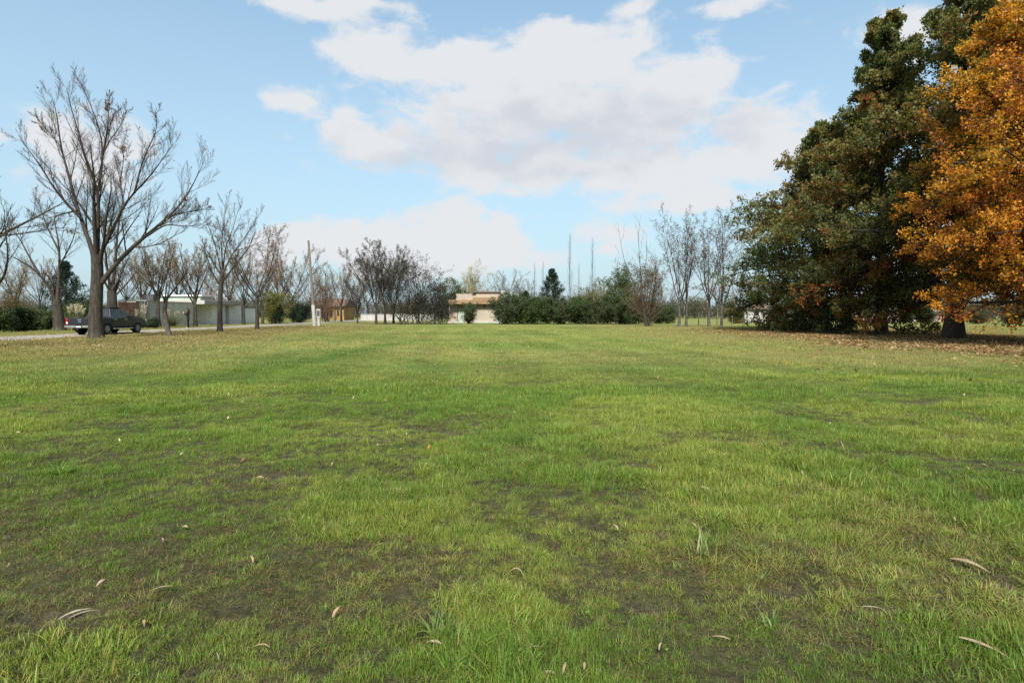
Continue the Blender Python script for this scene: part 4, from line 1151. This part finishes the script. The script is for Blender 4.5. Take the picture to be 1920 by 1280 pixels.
# ------------------------------------------------------------------ pickup truck
m, t = new_mat("truck_paint")
co = t.n("ShaderNodeTexCoord").outputs["Object"]
p = t.n("ShaderNodeBsdfPrincipled")
c = t.mix(t.ramp(t.noise(co, 2.5, 5, .6).outputs["Fac"], .45, .75), (.010, .012, .016), (.026, .027, .028))
t.nt.links.new(c, p.inputs["Base Color"]); p.inputs["Roughness"].default_value = .32; p.inputs["Metallic"].default_value = .0
p.inputs["Coat Weight"].default_value = .25; p.inputs["Coat Roughness"].default_value = .08
finish(t, p.outputs[0])
plain("chrome", (.55, .55, .56), .22, .6, .1, 4, metal=.9)
plain("silver_step", (.5, .5, .5), .4, .5, .15, 4, metal=.6)
plain("tyre_rubber", (.022, .022, .022), .85, .2, .25, 9, bump=.4)
plain("alloy", (.24, .24, .25), .4, .5, .15, 6, metal=.6)
plain("tail_red", (.26, .012, .012), .2, .6, .15, 8)
plain("lamp_clear", (.75, .75, .75), .15, .6, .08, 8)
plain("black_plastic", (.02, .02, .02), .6, .3, .15, 10)
plain("plate_white", (.7, .7, .7), .4, .4, .05, 8)
tk = empty("pickup_truck", (-27.9, 39.4, .03)); tag(tk, "dark grey double-cab pickup parked on the road behind the thick trunk", "pickup truck")
HW = .92
def arch(cy_, r_, z0, n=9):       # wheel-arch cut, from front to rear along the sill
    a0 = math.asin((z0 - .38) / r_)
    return [(cy_ + r_ * math.cos(a0 + (math.pi - 2 * a0) * i / n), .38 + r_ * math.sin(a0 + (math.pi - 2 * a0) * i / n)) for i in range(n + 1)]
WF, WR = 1.62, -1.46
cab = [(-1.02, .50), (-1.02, 1.13), (1.0, 1.16), (1.3, 1.19), (1.8, 1.15), (2.25, 1.07), (2.52, .95), (2.64, .76), (2.64, .50)] + arch(WF, .47, .50)
b = MB(); b.poly([(-HW, y, z) for y, z in cab], [(HW, y, z) for y, z in cab]); b.bevel(.07, 3); b.build("body", MATS["truck_paint"], tk, smooth=False)
side = [(-2.60, .62), (-2.60, 1.12), (-1.06, 1.13), (-1.06, .50)] + arch(WR, .47, .50)
side = side[:4] + [q for q in side[4:]] + [(-2.0, .55)]
for s_ in (-1, 1):
    b = MB(); b.poly([(s_ * HW, y, z) for y, z in side], [(s_ * (HW - .11), y, z) for y, z in side]); b.bevel(.02, 1); b.build("bed_side", MATS["truck_paint"], tk)
part(tk, "bed_floor", "black_plastic", (-HW + .113, HW - .113, -2.55, -1.06, .56, .70))
part(tk, "headboard", "truck_paint", (-HW + .113, HW - .113, -1.10, -1.025, .703, 1.11))
tg = part(tk, "tailgate", "truck_paint", (-.74, .74, -2.66, -2.58, .66, 1.12), bev=.02)
part(tg, "tailgate_handle", "chrome", (-.12, .12, -2.685, -2.662, .985, 1.045)); part(tg, "emblem", "chrome", (-.09, .09, -2.68, -2.662, .86, .92))
part(tg, "pressing", "truck_paint", (-.6, .6, -2.668, -2.661, .72, .80))
part(tk, "frame_rails", "black_plastic", (-.62, -.40, -2.5, 2.3, .36, .52), (.40, .62, -2.5, 2.3, .36, .52), (-.3, .3, -1.75, -1.3, .28, .5))
# greenhouse: tapers inwards and leans at both ends
lo = [(-.88, -1.0, 1.10), (.88, -1.0, 1.10), (.86, 1.22, 1.16), (-.86, 1.22, 1.16)]
hi = [(-.68, -.82, 1.74), (.68, -.82, 1.74), (.64, .20, 1.76), (-.64, .20, 1.76)]
b = MB(); b.poly(lo, hi); b.bevel(.09, 3); b.build("cabin", MATS["truck_paint"], tk)
part(tk, "roof", "truck_paint", (-.62, .62, -.76, .24, 1.738, 1.79), bev=.025)
for s_ in (-1, 1): part(tk, "roof_rail", "black_plastic", (s_ * .60 - .02, s_ * .60 + .02, -.72, .2, 1.79, 1.83))
def cabpt(s_, y, z, off=.012):
    f = (z - 1.10) / .64; return (s_ * (.88 - .21 * f + off), y, z)
def glass(name, quad):
    b = MB(); q2 = [(x - math.copysign(.02, x) if abs(x) > .3 else x, y, z) for x, y, z in quad]; b.poly(quad, q2); return b.build(name, MATS["window_dark"], tk)
for s_ in (-1, 1):
    glass("side_window", [cabpt(s_, .16, 1.19), cabpt(s_, .92, 1.19), cabpt(s_, .34, 1.63), cabpt(s_, .16, 1.66)])
    glass("side_window", [cabpt(s_, -.82, 1.19), cabpt(s_, .08, 1.19), cabpt(s_, .08, 1.66), cabpt(s_, -.72, 1.66)])
    part(tk, "window_trim", "chrome", tuple(sorted((s_ * .88, s_ * .905))) + (-.9, .95, 1.135, 1.165))
    for y in (-.62, .42): part(tk, "door_handle", "silver_step", tuple(sorted((s_ * (HW + .003), s_ * (HW + .04)))) + (y - .11, y + .11, .99, 1.03))
    for y in (-.98, .10, 1.02): part(tk, "door_gap", "black_plastic", tuple(sorted((s_ * (HW + .001), s_ * (HW + .004)))) + (y - .006, y + .006, .56, 1.08))
    mr = part(tk, "mirror", "truck_paint", tuple(sorted((s_ * .90, s_ * 1.12))) + (.82, .97, 1.13, 1.32), bev=.03); part(mr, "mirror_glass", "window_dark", tuple(sorted((s_ * .94, s_ * 1.10))) + (.812, .819, 1.16, 1.29))
    part(tk, "side_step", "silver_step", tuple(sorted((s_ * .86, s_ * 1.0))) + (-.92, 1.05, .36, .42), bev=.015)
    tl = part(tk, "tail_light", "tail_red", tuple(sorted((s_ * .75, s_ * .925))) + (-2.665, -2.56, .68, 1.10), bev=.012); part(tl, "reverse_lens", "lamp_clear", tuple(sorted((s_ * .78, s_ * .88))) + (-2.672, -2.666, .76, .86))
    part(tk, "head_light", "lamp_clear", tuple(sorted((s_ * .55, s_ * .90))) + (2.50, 2.655, .80, .95), bev=.02)
    for wy in (WF, WR):
        xc = s_ * .80
        b = MB(); b.rev([(.22, -.12), (.36, -.125), (.385, -.08), (.385, .08), (.36, .125), (.22, .12)], "x", 24, (xc, wy, .385)); ty = b.build("wheel", MATS["tyre_rubber"], tk, smooth=False)
        b = MB(); b.rev([(.235, s_ * .06), (.235, s_ * .126), (.20, s_ * .128), (.19, s_ * .10)] if s_ > 0 else [(.19, -.10), (.20, -.128), (.235, -.126), (.235, -.06)], "x", 20, (xc, wy, .385)); b.build("rim", MATS["alloy"], ty)
        b = MB()
        for k in range(6):
            a = k * math.pi / 3; ca, sa = math.cos(a), math.sin(a)
            pr = [(.03 * -sa + .04 * ca, .03 * ca + .04 * sa), (.03 * -sa + .2 * ca, .03 * ca + .2 * sa), (-.03 * -sa + .2 * ca, -.03 * ca + .2 * sa), (-.03 * -sa + .04 * ca, -.03 * ca + .04 * sa)]
            b.poly([(xc + s_ * .101, wy + u_, .385 + v_) for u_, v_ in pr], [(xc + s_ * .125, wy + u_, .385 + v_) for u_, v_ in pr])
        b.build("spokes", MATS["silver_step"], ty)
        part(tk, "mud_flap", "black_plastic", tuple(sorted((s_ * .70, s_ * .90))) + (wy - .50, wy - .485, .22, .55))
b = MB(); b.poly([(x, y, z) for x, y, z in ((-.78, 1.14, 1.20), (.78, 1.14, 1.20), (.58, .30, 1.70), (-.58, .30, 1.70))], [(x, y + .03, z + .02) for x, y, z in ((-.78, 1.14, 1.20), (.78, 1.14, 1.20), (.58, .30, 1.70), (-.58, .30, 1.70))]); b.build("windscreen", MATS["window_dark"], tk)
b = MB(); b.poly([(x, y - .02, z) for x, y, z in ((-.70, -.965, 1.22), (.70, -.965, 1.22), (.58, -.855, 1.66), (-.58, -.855, 1.66))], [(x, y + .01, z) for x, y, z in ((-.70, -.965, 1.22), (.70, -.965, 1.22), (.58, -.855, 1.66), (-.58, -.855, 1.66))]); b.build("rear_window", MATS["window_dark"], tk)
bm_ = part(tk, "rear_bumper", "chrome", (-.92, -.2, -2.80, -2.665, .50, .645), (.2, .92, -2.80, -2.665, .50, .645), bev=.02)
part(tk, "bumper_step", "black_plastic", (-.197, .197, -2.79, -2.665, .47, .64)); part(tk, "licence_plate", "plate_white", (-.16, .16, -2.802, -2.793, .52, .60))
part(tk, "tow_hitch", "black_plastic", (-.05, .05, -2.9, -2.6, .36, .44)); part(tk, "front_bumper", "truck_paint", (-.9, .9, 2.56, 2.76, .42, .68), bev=.04); part(tk, "grille", "black_plastic", (-.5, .5, 2.60, 2.66, .72, .92))

# ------------------------------------------------------------------ the person on the road
plain("dark_cloth", (.022, .021, .022), .9, .15, .25, 10)
plain("skin", (.42, .26, .19), .55, .3, .08, 12)
plain("hair_dark", (.022, .016, .012), .6, .3, .2, 20)
plain("shoe_white", (.65, .65, .65), .6, .3, .08, 15)
plain("phone_black", (.02, .02, .022), .3, .5, .1, 15)
def person(loc, rz, label):
    J = {"pelvis": ((0, 0, .93), .15), "waist": ((0, 0, 1.08), .125), "chest": ((0, .0, 1.28), .15), "neck0": ((0, .005, 1.43), .07), "neck": ((0, .02, 1.49), .052), "head": ((0, .035, 1.59), .092), "crown": ((0, .03, 1.665), .075)}
    E = [("pelvis", "waist"), ("waist", "chest"), ("chest", "neck0"), ("neck0", "neck"), ("neck", "head"), ("head", "crown")]
    for s, nm in ((-1, "l"), (1, "r")):
        J[nm + "sh"] = ((s * .17, 0, 1.39), .06); J[nm + "el"] = ((s * .21, .10, 1.14), .043); J[nm + "wr"] = ((s * .075, .30, 1.33), .03); J[nm + "ha"] = ((s * .05, .325, 1.39), .03)
        J[nm + "hip"] = ((s * .085, 0, .87), .095); J[nm + "kn"] = ((s * .095, .02, .50), .065); J[nm + "an"] = ((s * .10, -.01, .09), .045); J[nm + "to"] = ((s * .115, .14, .045), .04)
        E += [("chest", nm + "sh"), (nm + "sh", nm + "el"), (nm + "el", nm + "wr"), (nm + "wr", nm + "ha"), ("pelvis", nm + "hip"), (nm + "hip", nm + "kn"), (nm + "kn", nm + "an"), (nm + "an", nm + "to")]
        for f in range(4):
            a, c2 = nm + "f%d" % f, nm + "g%d" % f
            J[a] = ((s * .035, .345 + .0 * f, 1.375 + .018 * f), .010); J[c2] = ((s * .0, .355, 1.37 + .02 * f), .009); E += [(nm + "ha", a), (a, c2)]
        J[nm + "th"] = ((s * .03, .30, 1.41), .011); E.append((nm + "ha", nm + "th"))
    names = list(J); ix = {n_: i for i, n_ in enumerate(names)}
    me = bpy.data.meshes.new("body"); me.from_pydata([J[n_][0] for n_ in names], [(ix[a], ix[b_]) for a, b_ in E], [])
    o = bpy.data.objects.new("body", me); COL.objects.link(o)
    o.modifiers.new("skin", "SKIN"); ss = o.modifiers.new("sub", "SUBSURF"); ss.levels = ss.render_levels = 2
    sv = me.skin_vertices[0].data
    for n_ in names:
        q = J[n_][1]; sv[ix[n_]].radius = (q * (1.25 if n_ in ("chest", "pelvis", "waist") else 1), q * (.8 if n_ in ("chest", "waist") else 1)); sv[ix[n_]].use_root = (n_ == "pelvis")
    bpy.context.view_layer.update()
    dg = bpy.context.evaluated_depsgraph_get()
    body = bpy.data.meshes.new_from_object(o.evaluated_get(dg)); body.name = "body"
    bpy.data.objects.remove(o)
    body.materials.clear()
    for mn in ("dark_cloth", "skin", "shoe_white"): body.materials.append(MATS[mn])
    for p_ in body.polygons:
        c_ = p_.center; p_.use_smooth = True
        p_.material_index = 1 if (c_.z > 1.47 or c_.y > .27) and c_.z > 1.0 else (2 if c_.z < .085 else 0)
    root = empty("person", loc, rz); tag(root, label, "person"); root.scale = (1.1, 1.1, 1.06)
    bo = obj("body", body, None, root)
    b = MB()      # hair: cap and long fall behind
    n = 14
    rings = []
    for z, rx, ry, y0 in ((1.30, .08, .045, -.10), (1.42, .11, .07, -.075), (1.52, .112, .10, -.045), (1.62, .112, .115, -.005), (1.70, .088, .092, .015), (1.735, .03, .03, .02)):
        rings.append([b.bm.verts.new((rx * math.cos(2*math.pi*i/n), y0 + ry * math.sin(2*math.pi*i/n), z)) for i in range(n)])
    for a_, c_ in zip(rings, rings[1:]):
        for i in range(n): b.bm.faces.new((a_[i], a_[(i+1) % n], c_[(i+1) % n], c_[i]))
    b.bm.faces.new(rings[0][::-1]); b.bm.faces.new(rings[-1])
    b.build("hair", MATS["hair_dark"], root, smooth=True)
    b = MB()
    for s in (-1, 1): b.box(s * .035 - .012, s * .035 + .012, .117, .128, 1.595, 1.607)
    b.build("eyes", MATS["hair_dark"], root)
    b = MB(); b.poly([(-.014, .12, 1.56), (.014, .12, 1.56), (0, .118, 1.60)], [(-.006, .148, 1.562), (.006, .148, 1.562), (0, .125, 1.60)]); b.build("nose", MATS["skin"], root)
    b = MB(); b.box(-.024, .024, .114, .122, 1.527, 1.536); b.build("mouth", MATS["tail_red"], root)
    ph = empty("phone", Vector(loc) + Matrix.Rotation(rz, 3, "Z") @ Vector((0, .396, 1.484)), rz)
    b = MB(); b.box(-.037, .037, -.004, .004, -.075, .075); b.bevel(.003, 1); b.build("phone_case", MATS["phone_black"], ph)
    b = MB(); b.box(-.033, .033, -.0062, -.0045, -.068, .068); b.build("screen", MATS["window_dark"], ph)
    tag(ph, "dark mobile phone held up by the person on the road", "phone")
person(tuple(pt(353, 617, 51.6) * np.array([1, 1, 0]) + np.array([0, 0, .05])), R(105), "person in dark clothes standing on the road with raised hands")

# ------------------------------------------------------------------ fallen leaves
r = np.random.default_rng(400)
def litter(n, xf, yf, keep, cols, size, zoff=.02, wf=.35):
    x = xf(n); y = yf(n); k_ = r.uniform(size=n) < keep(x, y); x, y = x[k_], y[k_]; n = len(x)
    a = r.uniform(0, 6.283, n); tilt = r.normal(0, .45, n); L2 = size * r.uniform(.6, 1.3, n); Wd = L2 * wf * r.uniform(.8, 1.2, n)
    c = np.stack([x, y, ground_z(x, y) + zoff + r.uniform(0, .035, n)], -1)
    ax = np.stack([np.cos(a) * np.cos(tilt), np.sin(a) * np.cos(tilt), np.sin(tilt)], -1)
    sd2 = norm(np.cross(ax, np.array([0, 0, 1.]) + r.normal(0, .35, (n, 3)))); up_ = np.cross(sd2, ax)
    V = np.stack([c - ax * L2[:, None] * .5, c + sd2 * Wd[:, None] + up_ * Wd[:, None] * .5, c + ax * L2[:, None] * .5, c - sd2 * Wd[:, None] + up_ * Wd[:, None] * .5], 1).reshape(-1, 3)
    C = np.array(cols)[r.integers(0, len(cols), n)] * r.uniform(.7, 1.35, (n, 1))
    return V, np.arange(n * 4).reshape(n, 4), np.repeat(C, 4, 0)
OAKL = [(.24, .14, .065), (.19, .11, .055), (.30, .19, .095), (.14, .08, .042), (.34, .24, .13)]
lf = litter(120000, lambda n: r.uniform(8, 38, n), lambda n: r.uniform(11, 54, n), lambda x, y: litter_mask(x, y) ** 1.6 * .85 * (.25 + sstep(.32, .62, fbm(x * .9, y * .9, 65, 3))) + .006, OAKL, .13)
tag(obj("oak_leaf_litter", mesh_np("oak_leaf_litter", *lf), MATS["dry_leaf"]), "carpet of fallen brown oak leaves under the oaks", "leaf litter", kind="stuff")
lf = litter(26000, lambda n: r.uniform(-33, -10, n), lambda n: r.uniform(12, 60, n), lambda x, y: litter_mask(x, y) * .75 + .02, [(.28, .19, .09), (.22, .14, .07), (.34, .25, .13)], .10)
tag(obj("roadside_leaf_litter", mesh_np("roadside_leaf_litter", *lf), MATS["dry_leaf"]), "thin scatter of fallen leaves under the roadside trees", "leaf litter", kind="stuff")
lf = litter(2600, lambda n: r.uniform(-28, 28, n), lambda n: 5.0 + 28 * r.uniform(size=n) ** 1.3, lambda x, y: (np.abs(x) < .95 * y + 1) * .8, [(.30, .23, .13), (.22, .15, .08), (.36, .29, .18), (.17, .10, .05)], .06, .03, .17)
tag(obj("scattered_leaves", mesh_np("scattered_leaves", *lf), MATS["dry_leaf"]), "small dry leaves scattered thinly over the open lawn", "leaf litter", kind="stuff")

def willow_leaf(L2, Wd, bend, curl, roll):
    n = 9; V = []; F = []
    for i in range(n):
        f = i / (n - 1); wv = Wd * .5 * (math.sin(math.pi * min(1, f * .92 + .06)) ** .75)
        a = bend * (f - .5)
        x = L2 * (f - .5); y = bend * L2 * .45 * (1 - (2 * f - 1) ** 2); z = curl * L2 * (1 - (2 * f - 1) ** 2)
        tw = roll * (f - .5)
        for s in (-1, 0, 1):
            V.append((x, y + s * wv * math.cos(tw), z + s * wv * math.sin(tw) + (abs(s) * wv * .45)))
        if i:
            for s in (0, 1): q = 3 * (i - 1) + s; F.append((q, q + 1, q + 4, q + 3))
    return mesh_np("blade", V, F, smooth=True)
for nm, c1, c2 in (("leaf_straw", (.16, .115, .065), (.26, .20, .125)), ("leaf_tan", (.19, .12, .065), (.27, .18, .10)), ("leaf_grey", (.17, .145, .10), (.25, .22, .165))):
    m, t = new_mat(nm); co = t.n("ShaderNodeTexCoord").outputs["Object"]
    c = t.mix(t.ramp(t.noise(t.v("MULTIPLY", co, (18, 60, 40)), 1.5, 5, .6).outputs["Fac"], .3, .7), c1, c2)
    p = t.n("ShaderNodeBsdfPrincipled"); t.nt.links.new(c, p.inputs["Base Color"]); p.inputs["Roughness"].default_value = .6
    finish(t, p.outputs[0])
# px, py, length px, image angle (deg, anticlockwise), width ratio, bend, material, label
DL = [(189, 1105, 30, 70, .38, .1, "leaf_straw", "small pale upright dry leaf in the left foreground"),
      (140, 1148, 62, 20, .13, .15, "leaf_grey", "upper of two long grey dry leaves at lower left"),
      (160, 1157, 52, 35, .16, .1, "leaf_grey", "lower of two long grey dry leaves at lower left"),
      (268, 1168, 34, -30, .28, .25, "leaf_tan", "curled tan leaf right of the two grey leaves"),
      (472, 1063, 30, -55, .26, .3, "leaf_tan", "curled dry leaf left of centre, pointing down"),
      (303, 1108, 44, 22, .08, .1, "leaf_straw", "thin straw-like leaf in the left foreground"),
      (303, 1025, 28, -25, .14, .3, "leaf_straw", "short curved pale leaf above the thin straw-like one"),
      (346, 1000, 18, 0, .5, .2, "leaf_straw", "small cupped pale leaf left of centre"),
      (632, 1152, 46, 68, .26, .2, "leaf_tan", "forked tan leaf standing up left of the grass clump"),
      (490, 1212, 50, -8, .14, .4, "leaf_tan", "hooked tan leaf at the bottom left of centre"),
      (811, 1202, 56, -4, .2, .12, "leaf_straw", "long pale leaf lying below the big grass clump"),
      (966, 1082, 52, -14, .10, .7, "leaf_straw", "pale arched leaf in the centre foreground"),
      (1154, 1002, 28, -68, .24, .35, "leaf_straw", "curled whitish leaf right of centre"),
      (1028, 1268, 42, -18, .24, .1, "leaf_straw", "leftmost of three tan leaves at the bottom edge"),
      (1058, 1262, 40, 72, .26, .1, "leaf_straw", "upright middle one of three tan leaves at the bottom edge"),
      (1095, 1264, 28, 80, .42, .1, "leaf_straw", "rightmost of three tan leaves at the bottom edge"),
      (1238, 1228, 30, 62, .26, .2, "leaf_straw", "single pale leaf right of the three bottom leaves"),
      (1352, 1206, 46, -10, .15, .05, "leaf_straw", "straight pale leaf at the bottom right of centre"),
      (1818, 1062, 52, -42, .22, .15, "leaf_straw", "broad pale leaf in the right foreground"),
      (1848, 1222, 88, -32, .14, .05, "leaf_straw", "longest straight pale leaf at lower right"),
      (1790, 981, 20, 70, .4, .2, "leaf_straw", "tiny pale leaf lying on the bare mud patch at right"),
      (1640, 1150, 56, -10, .06, .1, "leaf_grey", "thin pale stalk in the right foreground"),
      (1300, 1002, 26, -60, .2, .2, "leaf_tan", "reddish leaf behind the right-hand grass clump"),
      (408, 1224, 26, -35, .12, .05, "leaf_grey", "short grey stalk at bottom left"),
      (1320, 930, 40, -15, .12, .3, "leaf_straw", "curved pale leaf in the right middle lawn"),
      (805, 842, 16, 75, .45, .1, "leaf_orange", "single bright orange leaf on the middle lawn"),
      (12, 1072, 24, -30, .16, .5, "leaf_straw", "curled pale leaf at the left edge"),
      (1580, 848, 26, 30, .16, .6, "leaf_straw", "curled pale leaf on the mud strip at right"),
      (1000, 1222, 42, 10, .08, .1, "leaf_grey", "thin grey-green leaf left of the bottom leaves")]
plain("leaf_orange", (.62, .14, .03), .6, .3, .12, 20)
for px, py, lpx, ang, wr, bend, mt, lb in DL:
    g = gpt(px, py); x, y = g[0], g[1]; L2 = lpx / FPX * y * .72
    a = R(ang); dxp, dyp = math.cos(a), math.sin(a)
    sink = max(.12, (HC / math.hypot(HC, y)))       # foreshortening of the ground at this distance
    wx, wy = dxp, dyp / sink
    stand = abs(ang) > 50
    if stand: wx, wy = dxp, dyp * .8
    l_ = math.hypot(wx, wy); Lr = min(L2 * l_, .22); wr *= .8
    o = obj("dry_leaf", willow_leaf(Lr, Lr * wr / (l_ if not stand else 1), bend, .06 + .2 * (bend > .5), r.normal(0, .9)), MATS[mt], None, (x, y, float(ground_z(np.array([x]), np.array([y]))[0]) + (.03 if not stand else .045)), math.atan2(wy, wx))
    o.rotation_euler = (r.normal(.35, .2), (-.45 if dyp > 0 else .45) if stand else r.normal(0, .12), math.atan2(wy, wx))
    tag(o, lb, "dry leaf", "dry leaves on the near lawn")

# long-bladed grass clumps
def clump(seed, px, py, n, h0, h1, wd, lean, label, tint):
    rr_ = np.random.default_rng(seed)
    me = tuft(n, .05, h0, h1, wd, lean, 6, .12, 0, seed)
    a = me.color_attributes["col"]; buf = np.empty(len(me.vertices) * 4, np.float32); a.data.foreach_get("color", buf)
    buf = buf.reshape(-1, 4); buf[:, :3] *= np.array(tint); a.data.foreach_set("color", buf.ravel())
    g = gpt(px, py); o = obj("grass_clump", me, MATS["leaf"], None, (g[0], g[1], float(ground_z(g[:1], g[1:2])[0]) + .005))
    tag(o, label, "grass clump", "long-bladed grass clumps")
clump(501, 825, 1182, 46, .13, .26, .011, .75, "big long-bladed grass clump in the centre foreground", (.13, .20, .055))
clump(502, 1318, 1045, 20, .14, .25, .012, .9, "long-bladed grass clump in the right foreground", (.17, .24, .075))
clump(503, 115, 890, 40, .14, .30, .011, .9, "long-bladed grass clump at the left of the middle lawn", (.12, .22, .03))
clump(504, 1445, 1185, 22, .10, .20, .008, .7, "thin upright grass clump at lower right", (.14, .22, .05))
# a tall flowering stalk next to the left clump
S_ = shoots(np.random.default_rng(9), np.array([gpt(152, 868) + np.array([0, 0, .01])]), np.array([[.75, .25, .45]]), np.array([.42]), np.array([.0035]), 8, wander=.1)
V, F = tubes([(S_[0], S_[1], 5)]); tag(obj("grass_stalk", mesh_np("grass_stalk", V, F, np.full((len(V), 3), (.25, .30, .09))), MATS["leaf"]), "leaning pale grass stalk beside the left grass clump", "grass stalk")
